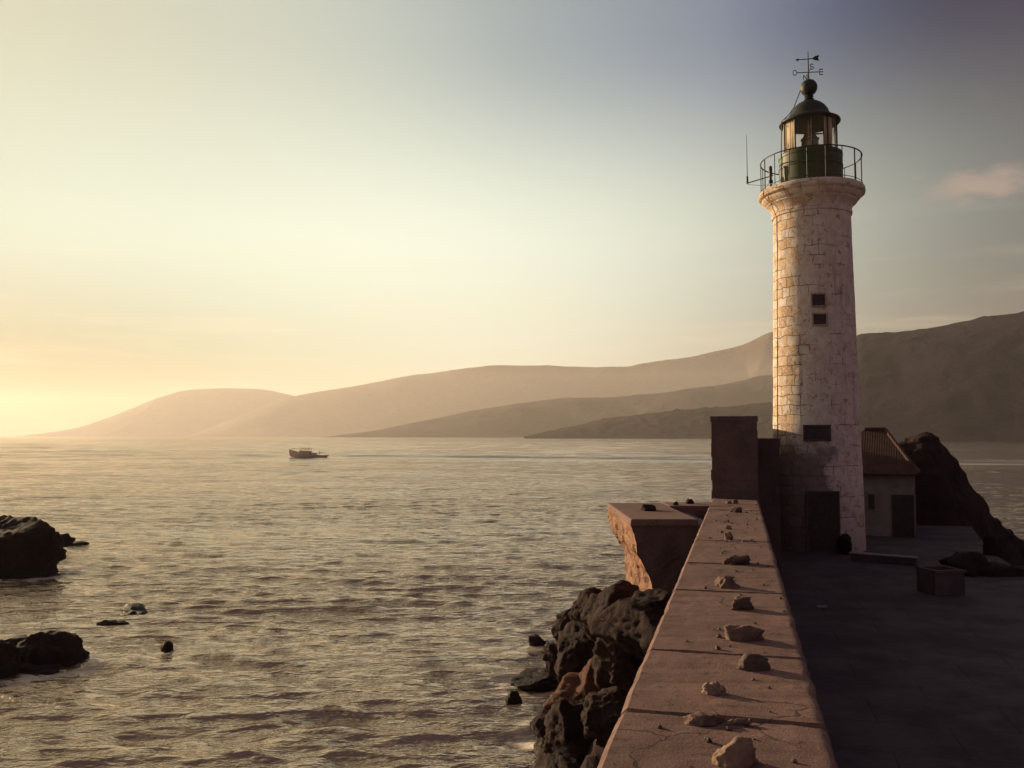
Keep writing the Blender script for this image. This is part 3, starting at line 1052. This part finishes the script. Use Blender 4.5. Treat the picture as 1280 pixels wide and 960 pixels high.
# lower recess on the wall side, and the strip behind it
vs, fs = extr([(3.37, bz(1.95)), (3.37, bz(5)), (xr, bz(5)), (xr, bz(1.95))], [(3.37, bz(1.95)), (3.37, bz(5)), (xr, bz(5)), (xr, bz(1.95))], yf + 0.03, yb - 0.95)
MB().add(vs, fs).build('recess', M['stonewall'], blk)
vs, fs = extr([(3.37, bz(1.49)), (3.37, bz(5)), (xr + .2, bz(5)), (xr + .2, bz(1.49))], [(3.37, bz(1.49)), (3.37, bz(5)), (xr + .2, bz(5)), (xr + .2, bz(1.49))], yb - 0.94, yb + 0.05)
MB().add(vs, fs).build('rear_step', M['concrete'], blk, bevel=0.02)
for px, py, w, h, lab in ((810, 638, 20, 8, 'low brown stone lying on the landing block top'), (844, 632, 7, 5, 'small stone at the back edge of the landing block'), (861, 630, 9, 7, 'dark stone on the rear step of the landing block beside the wall')):
    s = at_z(px, py, bz(1.5)).y / F
    o = rock('stone', px, py, bz(1.5), w, h * 1.5, int(px), 'rock', lab, 'stone', 'stones on the landing block', sub=3, rough=0.2)
    o.location.z = bz(1.5) + h * 0.2 * s

# ------------------------------------------------------------------ lighthouse
TX, TY = 11.585, 32.5
lh = empty('lighthouse', (TX, TY, GZ), 'tall round whitewashed stone lighthouse with green lantern and railed gallery', 'lighthouse')
lh.scale = (0.94, 0.94, 1.0)
VIEW = math.atan2(-TY, -TX)       # angle (from +x) that faces the camera


def shaft_r(z):
    # z above sea
    return float(np.interp(z, [2.8, 4.0, 7.0, 11.0, 15.6], [1.77, 1.745, 1.68, 1.60, 1.505]))


def build_shaft():
    na, nz = 160, 150
    z0, z1 = 2.6, 15.65
    me = bpy.data.meshes.new('shaft')
    vs, fs, uvs = [], [], []
    a_start = VIEW - math.pi / 2      # seaward silhouette is u = 0, camera side is u > 0
    for j in range(nz + 1):
        z = z0 + (z1 - z0) * j / nz
        for i in range(na + 1):
            a = a_start + 2 * math.pi * i / na
            p = Vector((math.cos(a), math.sin(a), 0))
            r = shaft_r(z) + 0.012 * fbm((p.x * 2.2, p.y * 2.2, z * 1.3), 4, 0.6)
            vs.append((p.x * r, p.y * r, z - GZ))
    for j in range(nz):
        for i in range(na):
            a = j * (na + 1) + i
            fs.append((a, a + 1, a + na + 2, a + na + 1))
    me.from_pydata(vs, [], fs)
    uvl = me.uv_layers.new(name='wrap')
    for p in me.polygons:
        p.use_smooth = True
        for li, vi in zip(p.loop_indices, p.vertices):
            j, i = divmod(vi, na + 1)
            uvl.data[li].uv = (2 * math.pi * 1.62 * i / na, z0 + (z1 - z0) * j / nz)
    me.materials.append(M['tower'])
    o = bpy.data.objects.new('shaft', me)
    COL.objects.link(o)
    o.parent = lh
    return o


# the angle grows anticlockwise seen from above; check that the seaward side is where u = 0
shaft = build_shaft()


def uv_lathe(name, prof, material, n=120, parent=lh, jitter=0.0):
    me = bpy.data.meshes.new(name)
    vs, fs = [], []
    a_start = VIEW - math.pi / 2
    for r, z in prof:
        for i in range(n + 1):
            a = a_start + 2 * math.pi * i / n
            rr = r + jitter * fbm((math.cos(a) * 3, math.sin(a) * 3, z * 3), 4, 0.6)
            vs.append((rr * math.cos(a), rr * math.sin(a), z - GZ))
    for j in range(len(prof) - 1):
        for i in range(n):
            a = j * (n + 1) + i
            fs.append((a, a + 1, a + n + 2, a + n + 1))
    me.from_pydata(vs, [], fs)
    uvl = me.uv_layers.new(name='wrap')
    for p in me.polygons:
        p.use_smooth = True
        for li, vi in zip(p.loop_indices, p.vertices):
            j, i = divmod(vi, n + 1)
            uvl.data[li].uv = (2 * math.pi * 1.62 * i / n, prof[j][1])
    me.materials.append(material)
    o = bpy.data.objects.new(name, me)
    COL.objects.link(o)
    o.parent = parent
    es = o.modifiers.new('smooth', 'EDGE_SPLIT')
    es.split_angle = R(38)
    return o


uv_lathe('cornice', [(1.50, 15.40), (1.56, 15.42), (1.58, 15.50), (1.56, 15.57), (1.54, 15.60), (1.56, 15.68), (1.62, 15.78), (1.71, 15.87), (1.76, 15.90), (1.76, 15.95), (1.80, 15.97), (1.87, 16.03), (1.93, 16.10), (1.95, 16.14), (1.95, 16.17), (2.03, 16.19), (2.08, 16.23), (2.085, 16.34), (2.06, 16.42), (2.02, 16.46), (0.05, 16.47)], M['tower'], jitter=0.014)

# railing with separate balusters
ZG = 16.46 - GZ
ZR = 17.66 - GZ
RR = 1.975
rail = MB().tube([(RR * math.cos(2 * math.pi * i / 72), RR * math.sin(2 * math.pi * i / 72), ZR) for i in range(72)], 0.026, 8, True)
rail.tube([(RR * math.cos(2 * math.pi * i / 72), RR * math.sin(2 * math.pi * i / 72), ZG + 0.10) for i in range(72)], 0.014, 6, True)
rail = rail.build('railing', M['iron'], lh, smooth=60)
for i in range(18):
    a = 2 * math.pi * (i + 0.35) / 18
    MB().tube([(RR * math.cos(a), RR * math.sin(a), ZG - 0.02), (RR * math.cos(a), RR * math.sin(a), ZR)], 0.026 if i % 3 == 0 else 0.019, 8).build('baluster', M['iron'], rail, smooth=60)

# green drum under the lantern
MB().lathe([(1.24, 16.47 - GZ), (1.24, 17.72 - GZ), (1.26, 17.74 - GZ), (1.26, 17.84 - GZ), (1.23, 17.88 - GZ), (0.9, 17.90 - GZ)], 96).build('drum', M['green'], lh, smooth=35)
MB().lathe([(1.255, 17.30 - GZ), (1.265, 17.31 - GZ), (1.265, 17.36 - GZ), (1.255, 17.37 - GZ)], 96, cap=False).build('band', M['green'], lh, smooth=50)

# lantern room: glazing panes, posts, sun blinds, lens
ZL0, ZL1 = 17.90 - GZ, 19.16 - GZ
RL = 1.065
NP = 10
for i in range(NP):
    a0 = VIEW + 2 * math.pi * (i + 0.12) / NP
    a1 = a0 + 2 * math.pi / NP
    pane = MB().lathe([(RL - 0.012, ZL0), (RL - 0.012, ZL1)], 8, (0, 0, 0), a0 + 0.03, a1 - 0.03)
    pane.build('pane', M['glass'], lh, smooth=180)
    MB().tube([(RL * math.cos(a0), RL * math.sin(a0), ZL0 - 0.01), (RL * math.cos(a0), RL * math.sin(a0), ZL1 + 0.02)], 0.034, 8).build('post', M['iron'], lh, smooth=60)
# cloth sun blinds drawn round the seaward and landward panes
def blind(d0, d1, r):
    n = 40
    vs, fs = [], []
    for i in range(n + 1):
        a = VIEW + R(d0 + (d1 - d0) * i / n)
        rr = r + 0.018 * math.sin(i * 1.9)
        for z in (ZL0 + 0.01, ZL1 - 0.03):
            vs.append((rr * math.cos(a), rr * math.sin(a), z))
            vs.append(((rr - 0.012) * math.cos(a), (rr - 0.012) * math.sin(a), z))
    for i in range(n):
        a = i * 4
        fs += [(a, a + 4, a + 6, a + 2), (a + 1, a + 3, a + 7, a + 5), (a + 2, a + 6, a + 7, a + 3), (a, a + 1, a + 5, a + 4)]
    MB().add(vs, fs).build('sun_blind', M['curtain'], lh, smooth=180)
blind(-128, -36, RL - 0.045)
blind(34, 58, RL - 0.07)
MB().lathe([(0.30, ZL0 - 0.02), (0.34, ZL0 + 0.05), (0.34, ZL0 + 0.50), (0.30, ZL0 + 0.54), (0.36, ZL0 + 0.58), (0.37, ZL0 + 0.62), (0.30, ZL0 + 0.66), (0.20, ZL0 + 0.86), (0.08, ZL0 + 0.96), (0.04, ZL0 + 1.2)], 40).build('lens', M['cream'], lh, smooth=40)
MB().tube([(0.52, -0.35, ZL0), (0.5, -0.3, ZL0 + 0.75), (0.2, -0.1, ZL0 + 0.8)], 0.03, 8).build('bracket', M['iron'], lh, smooth=60)

# roof: flared eave, dome, neck, ball
dome = MB().lathe([(1.02, 19.12 - GZ), (1.20, 19.12 - GZ), (1.215, 19.15 - GZ), (1.20, 19.19 - GZ), (1.08, 19.25 - GZ), (0.93, 19.34 - GZ), (0.84, 19.42 - GZ), (0.79, 19.50 - GZ), (0.73, 19.64 - GZ), (0.62, 19.79 - GZ), (0.47, 19.91 - GZ), (0.32, 19.99 - GZ), (0.20, 20.03 - GZ), (0.17, 20.06 - GZ), (0.21, 20.09 - GZ), (0.17, 20.13 - GZ), (0.14, 20.17 - GZ), (0.19, 20.21 - GZ), (0.14, 20.25 - GZ), (0.12, 20.3 - GZ)], 72)
dome = dome.build('dome_roof', M['dome'], lh, smooth=50)
MB().sphere((0, 0, 20.57 - GZ), 0.345, 40, 24, 0.95).build('ball_finial', M['dome'], dome, smooth=180)

# weather vane
vr = MB().tube([(0, 0, 20.85 - GZ), (0, 0, 22.03 - GZ)], [0.035, 0.018], 8)
vane = vr.build('weather_vane', M['iron'], lh, smooth=60)
VU = Vector((-math.sin(VIEW), math.cos(VIEW), 0))   # to the right as seen from the camera
VU = Vector((math.cos(VIEW + math.pi / 2), math.sin(VIEW + math.pi / 2), 0))
zc = 21.19 - GZ
VD = Vector((VU.y, -VU.x, 0))
ew = (VU * math.cos(R(14)) + VD * -math.sin(R(14))).normalized()
ns = Vector((-ew.y, ew.x, 0))
MB().tube([ew * -0.46 + Vector((0, 0, zc)), ew * 0.42 + Vector((0, 0, zc))], 0.017, 6).tube([ns * -0.46 + Vector((0, 0, zc)), ns * 0.42 + Vector((0, 0, zc))], 0.017, 6).build('compass_arm', M['iron'], vane)


def letter(ch, centre, ux):
    h, w, t = 0.2, 0.15, 0.035
    b = MB()
    uz = Vector((0, 0, 1))
    def bar(a, c_):
        b.tube([centre + ux * a[0] + uz * a[1], centre + ux * c_[0] + uz * c_[1]], t / 2, 6)
    if ch == 'O':
        b.tube([centre + ux * (w / 2 * math.cos(2 * math.pi * i / 20)) + uz * (h / 2 * math.sin(2 * math.pi * i / 20)) for i in range(20)], t / 2, 6, True)
    if ch == 'E':
        bar((-w / 2, -h / 2), (-w / 2, h / 2))
        for zz in (-h / 2, 0, h / 2):
            bar((-w / 2, zz), (w / 2, zz))
    if ch == 'N':
        bar((-w / 2, -h / 2), (-w / 2, h / 2)); bar((w / 2, -h / 2), (w / 2, h / 2)); bar((-w / 2, h / 2), (w / 2, -h / 2))
    if ch == 'S':
        pts = []
        for a, c_ in ((.5, .35), (.25, .5), (-.25, .5), (-.5, .3), (-.35, .08), (.35, -.08), (.5, -.3), (.25, -.5), (-.25, -.5), (-.5, -.35)):
            pts.append(centre + ux * (w * a) + uz * (h * c_))
        b.tube(pts, t / 2, 6)
    b.build('compass_letter', M['iron'], vane, smooth=60)


letter('O', ew * -0.55 + Vector((0, 0, zc)), ew)
letter('E', ew * 0.52 + Vector((0, 0, zc)), ew)
letter('N', ns * 0.52 + Vector((0, 0, zc)), ew)
letter('S', ns * -0.55 + Vector((0, 0, zc)), ew)
za = 21.72 - GZ
ar = (VU * math.cos(R(-20)) + VD * -math.sin(R(-20))).normalized()
ar = (VU * math.cos(R(16)) + VD * -math.sin(R(16))).normalized()
arrow = MB().tube([ar * -0.46 + Vector((0, 0, za - 0.02)), ar * 0.3 + Vector((0, 0, za + 0.02))], 0.018, 6)
arrow.poly([(0.16, 0.0), (0.27, 0.09), (0.46, 0.13), (0.41, 0.0), (0.46, -0.09), (0.27, -0.07)], 0.02, (0, 0, za + 0.02), ar, (0, 0, 1))
arrow.poly([(-0.52, -0.01), (-0.40, 0.05), (-0.40, -0.07)], 0.02, (0, 0, za - 0.01), ar, (0, 0, 1))
arrow.build('arrow', M['iron'], vane)

# earthing cable from ball to eave and down the seaward side
lp = lambda d, r, z: (r * math.cos(VIEW + R(d)), r * math.sin(VIEW + R(d)), z - GZ)
MB().tube([lp(-80, 0.33, 20.5), lp(-78, 0.45, 20.2), lp(-75, 0.62, 19.8), lp(-70, 0.84, 19.5), lp(-62, 1.22, 19.16), lp(-62, 1.23, 18.9), lp(-62, 1.27, 17.8), lp(-62, 1.29, 16.5)], 0.018, 6).build('earthing_cable', M['iron'], lh, smooth=60)
MB().tube([lp(-61, 2.09, 16.45), lp(-61, 2.105, 16.2), lp(-61, 1.75, 15.88), lp(-61, 1.54, 15.4), lp(-60.5, 1.545, 14.0), lp(-61, 1.575, 12.5), lp(-60, 1.61, 11.0), lp(-60.5, 1.65, 9.0), lp(-60, 1.70, 6.5), lp(-60, 1.76, 3.5)], 0.013, 6).build('downlead', M['dark_render'], lh, smooth=60)

# whip antenna on a bracket off the seaward railing
sea_dir = Vector((math.cos(VIEW - R(88)), math.sin(VIEW - R(88)), 0))
a0 = sea_dir * (RR - 0.5) + Vector((0, 0, 17.22 - GZ))
a1 = sea_dir * 2.52 + Vector((0, 0, 17.0 - GZ))
ant = MB().tube([a0, a1], 0.022, 6).tube([a1 + Vector((0, 0, -0.02)), a1 + Vector((0, 0, 0.27))], 0.045, 8)
ant.tube([a1 + Vector((0, 0, 0.2)), a1 + Vector((0, 0, 1.95))], [0.018, 0.009], 6)
ant.tube([a1 + Vector((0, 0, -0.05)), a1 * 0.5 + a0 * 0.5 + Vector((0, 0, -0.25)), a0 + Vector((0, 0, -0.35))], 0.008, 5)
ant.build('antenna', M['iron'], lh, smooth=60)
fx = sea_dir * 1.72 + Vector((-0.02, -0.55, 0))
MB().lathe([(0.05, 0), (0.05, 0.3), (0.09, 0.32), (0.09, 0.42), (0.05, 0.46), (0.07, 0.75), (0.07, 0.95), (0.02, 1.0)], 12, (fx.x, fx.y, ZG)).build('bollard_light', M['iron'], lh, smooth=50)


# openings in the shaft: frame + dark recess, curved onto the wall by direction
def opening(px, y0, y1, wpx, name, frame=True, fill='opening', depth=0.10, proud=0.03):
    # direction: horizontal angle from the tower axis such that it lands at px
    best = None
    for k in range(-80, 81):
        a = VIEW + R(k)
        zz = at_y(px, (y0 + y1) / 2, TY - 1.6).z
        r = shaft_r(zz)
        p = Vector((TX + r * math.cos(a), TY + r * math.sin(a), zz))
        u = p.x / (p.y * math.cos(PITCH) + (p.z - EYE) * math.sin(PITCH)) * F + 640
        if best is None or abs(u - px) < best[0]:
            best = (abs(u - px), a, p)
    _, a, p = best
    za, zb_ = at_y(px, y1, p.y).z, at_y(px, y0, p.y).z
    w = wpx * p.y / F
    r = shaft_r(p.z)
    nrm_ = Vector((math.cos(a), math.sin(a), 0))
    tan = Vector((-math.sin(a), math.cos(a), 0))
    root = None
    py_top = y0
    out = nrm_ * (r + proud) 
    z_mid = (za + zb_) / 2 - GZ
    fw = 0.06
    rz = a + math.pi / 2
    fr = MB()
    if frame:
        for sgn in (-1, 1):
            fr.box(out + tan * sgn * (w / 2 + fw / 2) - nrm_ * 0.06 + Vector((0, 0, z_mid)), (fw, 0.14, zb_ - za + 2 * fw), rz)
        fr.box(out - nrm_ * 0.06 + Vector((0, 0, zb_ - GZ + fw / 2)), (w, 0.139, fw), rz)
        fr.box(out - nrm_ * 0.05 + Vector((0, 0, za - GZ - fw / 2)), (w, 0.18, fw), rz)
        root = fr.build(name, M['plaster' if py_top < 500 else 'dark_render'], lh, bevel=0.006)
    pn = MB().box(out - nrm_ * 0.04 + Vector((0, 0, z_mid)), (w, 0.06, zb_ - za), rz)
    pn.build('shutter' if root else name, M[fill], root or lh)
    return root


opening(1024, 367.5, 381.5, 16, 'window', fill='dark_wood')
opening(1025, 392.5, 405, 16, 'window', fill='dark_wood')
opening(1021, 533, 549, 31, 'window', fill='dark_wood')
opening(1030, 616, 690, 38, 'door', fill='dark_wood', proud=0.04)

# ------------------------------------------------------------------ keeper's house beside the lighthouse
A = at_y(1005, 600, 37.5); A.z = GZ
B = at_y(1142, 600, 35.6); B.z = GZ
ab = (B - A)
Lx = ab.length
hrz = math.atan2(ab.y, ab.x)
D = 4.2
ez0 = at_y(1110, 592, 36.0).z - GZ
ridge = at_y(1140, 537, 38).z - GZ
hs = empty('keepers_house', A, 'low house with red tiled hip roof half hidden by the lighthouse', 'house', rz=hrz)
MB().box((Lx / 2, 0.1, ez0 / 2), (Lx, 0.2, ez0)).build('front_wall', M['render'], hs)
MB().box((Lx - 0.1, D / 2 + 0.1, ez0 / 2 - 0.003), (0.2, D - 0.2 + 0.2, ez0)).build('side_wall', M['dark_render'], hs)  # wall in shadow: its shade is put into the darker render colour
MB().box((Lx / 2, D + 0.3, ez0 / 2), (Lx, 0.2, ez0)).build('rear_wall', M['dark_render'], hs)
MB().box((0.1, D / 2 + 0.2, ez0 / 2), (0.2, D - 0.2, ez0 - 0.006)).build('side_wall', M['render'], hs)
ov = 0.22
x0, x1, y0, y1 = -ov, Lx + ov, -ov, D + ov + 0.2
zr, ze = ridge, ez0
rf = MB()
rx0, rx1 = x0 + 2.6, x1 - 1.35
ym = (y0 + y1) / 2
V = [(x0, y0, ze), (x1, y0, ze), (x1, y1, ze), (x0, y1, ze), (rx0, ym, zr), (rx1, ym, zr), (x0, y0, ze - .08), (x1, y0, ze - .08), (x1, y1, ze - .08), (x0, y1, ze - .08)]
rf.add(V, [(0, 1, 5, 4), (1, 2, 5), (2, 3, 4, 5), (3, 0, 4), (6, 7, 1, 0), (7, 8, 2, 1), (8, 9, 3, 2), (9, 6, 0, 3), (9, 8, 7, 6)])
roof = rf.build('roof', M['tiles'], hs)
MB().tube([(rx0, ym, zr + .02), (rx1, ym, zr + .02)], 0.09, 8).tube([(x1, y0, ze + .02), (rx1, ym, zr + .02)], 0.08, 8).build('ridge_tile', M['tiles'], roof, smooth=60)
# openings placed by distance along the front wall
def along(px):
    for k in range(400):
        p = A + ab * (k / 400)
        if p.x / (p.y * math.cos(PITCH)) * F + 640 >= px:
            return Lx * k / 400
    return Lx
wz0, wz1 = at_y(1087, 637, 36.2).z - GZ, at_y(1087, 618, 36.2).z - GZ
xc = along(1087)
wf = MB().box((xc, -0.01, (wz0 + wz1) / 2), (0.34, 0.06, wz1 - wz0 + 0.1)).build('window', M['render'], hs)
MB().box((xc, -0.03, (wz0 + wz1) / 2), (0.24, 0.04, wz1 - wz0)).build('shutter', M['dark_wood'], wf)
dz1 = at_y(1128, 618, 36).z - GZ
xa, xb = along(1112), along(1140)
dr = MB().box(((xa + xb) / 2, -0.02, dz1 / 2), (xb - xa, 0.08, dz1)).build('door', M['dark_wood'], hs, bevel=0.01)
MB().sphere((xa + 0.12, -0.08, dz1 * 0.5), 0.035, 12, 8).build('handle', M['iron'], dr, smooth=180)

# ------------------------------------------------------------------ dark rocky knoll behind the house
kc = at_y(1168, 700, 44.0)
vs, fs = [], []
nk = 130
for i in range(nk + 1):
    for j in range(nk + 1):
        u = (i / nk - 0.5) * 2
        v = (j / nk - 0.5) * 2
        x = kc.x + u * 6.0
        y = 45.0 + v * 6.0
        px_ = x / y
        edge = (x / y * F + 640)
        z = float(np.interp(edge, [1000, 1090, 1150, 1172, 1186, 1205, 1222, 1234, 1250, 1285, 1330], [4.5, 6.2, 6.9, 6.85, 6.0, 4.85, 3.6, 2.6, 2.0, 0.9, -1.5]))
        z = z * max(0, 1 - abs(v) ** 2.2) - 1.2 * abs(v) ** 2
        rg_ = 1 - 2 * abs(noise.noise(Vector((x * 0.5, y * 0.5, 7))))
        z += 0.30 * fbm((x * 0.8, y * 0.8, 2), 6, 0.62) + 0.22 * rg_
        k_ = 0.22
        z = z * (1 - k_) + k_ * math.floor(z * 1.6) / 1.6
        vs.append((x + 0.25 * noise.noise(Vector((x * .9, y * .9, z))), y, z))
for i in range(nk):
    for j in range(nk):
        a = i * (nk + 1) + j
        fs.append((a, a + nk + 1, a + nk + 2, a + 1))
tag(MB().add(vs, fs).build('rocky_knoll', M['rock_sea'], smooth=180), kind='structure')

KG = 'dark rocks along the quay edge'
for i, (px, py, z, w, h, lab) in enumerate([
        (1213, 712, 2.9, 60, 40, 'dark rock on the quay edge under the knoll'),
        (1250, 722, 2.7, 66, 36, 'broad dark rock on the quay edge right of the knoll'),
        (1240, 690, 2.9, 16, 34, 'thin upright dark rock standing up from the quay edge'),
        (1284, 732, 2.4, 50, 34, 'dark rock on the quay edge cut by the right side of the photo')]):
    rock('quay_rock', px, py, z, w, h, 701 + i * 5, 'rock_sea', lab, 'rock', KG, sub=4, rough=0.2)

# low kerb wall, box and plank on the dark quay
k0 = at_z(1064, 700, GZ)
k1 = at_z(1146, 707, GZ)
kd = (k1 - k0)
lw_ = empty('kerb_wall', (k0 + k1) / 2, 'low pale kerb wall from the lighthouse foot towards the house', 'wall', rz=math.atan2(kd.y, kd.x))
MB().box((0, 0, 0.11), (kd.length, 0.28, 0.22)).build('wall_body', M['dark_render'], lw_, bevel=0.02)
MB().box((0, 0, 0.25), (kd.length + 0.06, 0.34, 0.055)).build('coping', M['render'], lw_, bevel=0.015)
bp = at_z(1176, 741, GZ)
bx_ = empty('stone_trough', bp, 'square worn concrete trough standing alone on the dark quay', 'trough', rz=0.15)
MB().box((0, -0.36, 0.33), (0.86, 0.08, 0.66)).box((0, 0.36, 0.33), (0.86, 0.08, 0.66)).box((-0.39, 0, 0.33), (0.08, 0.64, 0.657)).box((0.39, 0, 0.33), (0.08, 0.64, 0.657)).build('side', M['dark_render'], bx_, bevel=0.01)
MB().box((0, 0, 0.3), (0.70, 0.64, 0.05)).build('soil', M['ground'], bx_)
for sy in (-0.43, 0.43):
    MB().box((0, sy, 0.63), (0.92, 0.05, 0.07)).build('rim', M['dark_render'], bx_, bevel=0.01)
rock('stone', 1057, 682, GZ + 0.3, 15, 20, 811, 'rock_sea', 'small black stone leaning against the foot of the lighthouse', 'stone', sub=4, planes=8)
pp = at_z(1027, 760, GZ)
pk = MB().box((0, 0, 0.03), (0.26, 0.09, 0.05)).build('plank', M['render'], loc=(pp.x, pp.y, GZ), bevel=0.008)
tag(pk, 'short pale plank end lying on the dark quay below the lighthouse', 'plank')

# ------------------------------------------------------------------ the fishing boat
bc = at_z(385, 572.5, 0)
boat = empty('fishing_boat', (bc.x, bc.y, 0.12), 'small dark motor boat with cabin heading left across the bay', 'boat', rz=R(174))
boat.rotation_euler.y = R(-2.5)
# local axes: +x bow
Lb, Bb = 11.8, 3.3


def hull_mesh():
    ns_, nc = 40, 12
    vs, fs = [], []
    for i in range(ns_ + 1):
        s = i / ns_
        x = -Lb / 2 + Lb * s
        wv_ = (1 - max(0, (s - 0.45) / 0.55) ** 2.2) * (0.86 + 0.14 * min(1, s / 0.3))
        hb = Bb / 2 * max(wv_, 0.02)
        sheer = 1.05 + 1.35 * max(0, (s - 0.25) / 0.75) ** 1.8
        keel = -0.35 + 0.5 * max(0, (s - 0.7) / 0.3) ** 2
        rake = 0.55 * max(0, (s - 0.8) / 0.2)
        for j in range(nc + 1):
            a = j / nc * 2 - 1
            sgn = 1 if a >= 0 else -1
            u = abs(a)
            y = sgn * hb * (u ** 0.45 if u > 0 else 0) * (0.75 + 0.25 * u)
            z = keel + (sheer - keel) * u ** 1.6
            vs.append((x + rake * u, y, z))
    for i in range(ns_):
        for j in range(nc):
            a = i * (nc + 1) + j
            fs.append((a, a + 1, a + nc + 2, a + nc + 1))
        a = i * (nc + 1)
        fs.append((a + nc, a, a + nc + 1, a + 2 * nc + 1))
    fs.append(tuple(range(nc + 1)))
    return vs, fs


vs, fs = hull_mesh()
hull = MB().add(vs, fs).build('hull', M['hull'], boat, smooth=40)
cb = MB()
cb.box((0.95, 0, 1.65), (3.4, 2.1, 0.9))
for x in (2.5, 1.6, 0.6, -0.55):
    for y in (-1.0, 1.0):
        cb.tube([(x + 0.25 * (x > 2), y, 2.05), (x - 0.1, y * 0.93, 2.95)], 0.06, 6)
cabin = cb.build('cabin', M['white_paint'], boat)
MB().box((0.9, 0, 3.0), (3.7, 2.2, 0.1)).build('cabin_roof', M['white_paint'], boat, bevel=0.03)
for y in (-0.97, 0.97):
    MB().box((1.0, y, 2.5), (3.1, 0.03, 0.75)).build('window', M['glass'], cabin)
MB().box((2.55, 0, 2.5), (0.03, 1.8, 0.72)).build('window', M['glass'], cabin)
MB().tube([(0.2, 0, 3.0), (0.2, 0, 4.9)], [0.05, 0.025], 6).tube([(-0.25, 0, 3.9), (0.65, 0, 3.9)], 0.03, 6).build('mast', M['white_paint'], boat)
MB().box((-1.9, 0, 1.35), (1.4, 1.5, 0.55)).build('engine_box', M['hull'], boat, bevel=0.05)
for sy in (-1, 1):
    MB().tube([(-5.4, 1.2 * sy, 1.0), (-5.4, 1.2 * sy, 1.75), (-3.2, 1.4 * sy, 1.75), (-3.2, 1.4 * sy, 1.0)], 0.05, 6).build('stern_rail', M['iron'], boat)
MB().tube([(-3.6, 0, 1.0), (-3.7, 0, 2.5)], 0.07, 6).build('winch_post', M['iron'], boat)
MB().tube([(5.9, 0.1, 2.3), (5.2, 0.65, 2.75), (3.9, 1.2, 2.5)], 0.04, 6).tube([(5.9, -0.1, 2.3), (5.2, -0.65, 2.75), (3.9, -1.2, 2.5)], 0.04, 6).build('bow_rail', M['iron'], boat)
MB().lathe([(0.62, 0.6), (0.75, 0.7), (0.75, 0.95), (0.62, 1.05)], 16, (-6.0, 0, 0.1)).build('fender', M['hull'], boat, smooth=50)

# far ship low on the horizon
fs_ = at_y(638, 545.4, 5200)
ship = empty('distant_ship', (fs_.x, fs_.y, 0), 'tiny long low ship far off at the foot of the hills', 'ship')
MB().add(*extr([(-46, 0), (46, 0), (44, 5), (-50, 6)], [(-46, 0), (46, 0), (44, 5), (-50, 6)], -7, 7)).build('hull', M['hull'], ship)
MB().box((-36, 0, 9), (16, 12, 8)).build('deckhouse', M['hull'], ship)
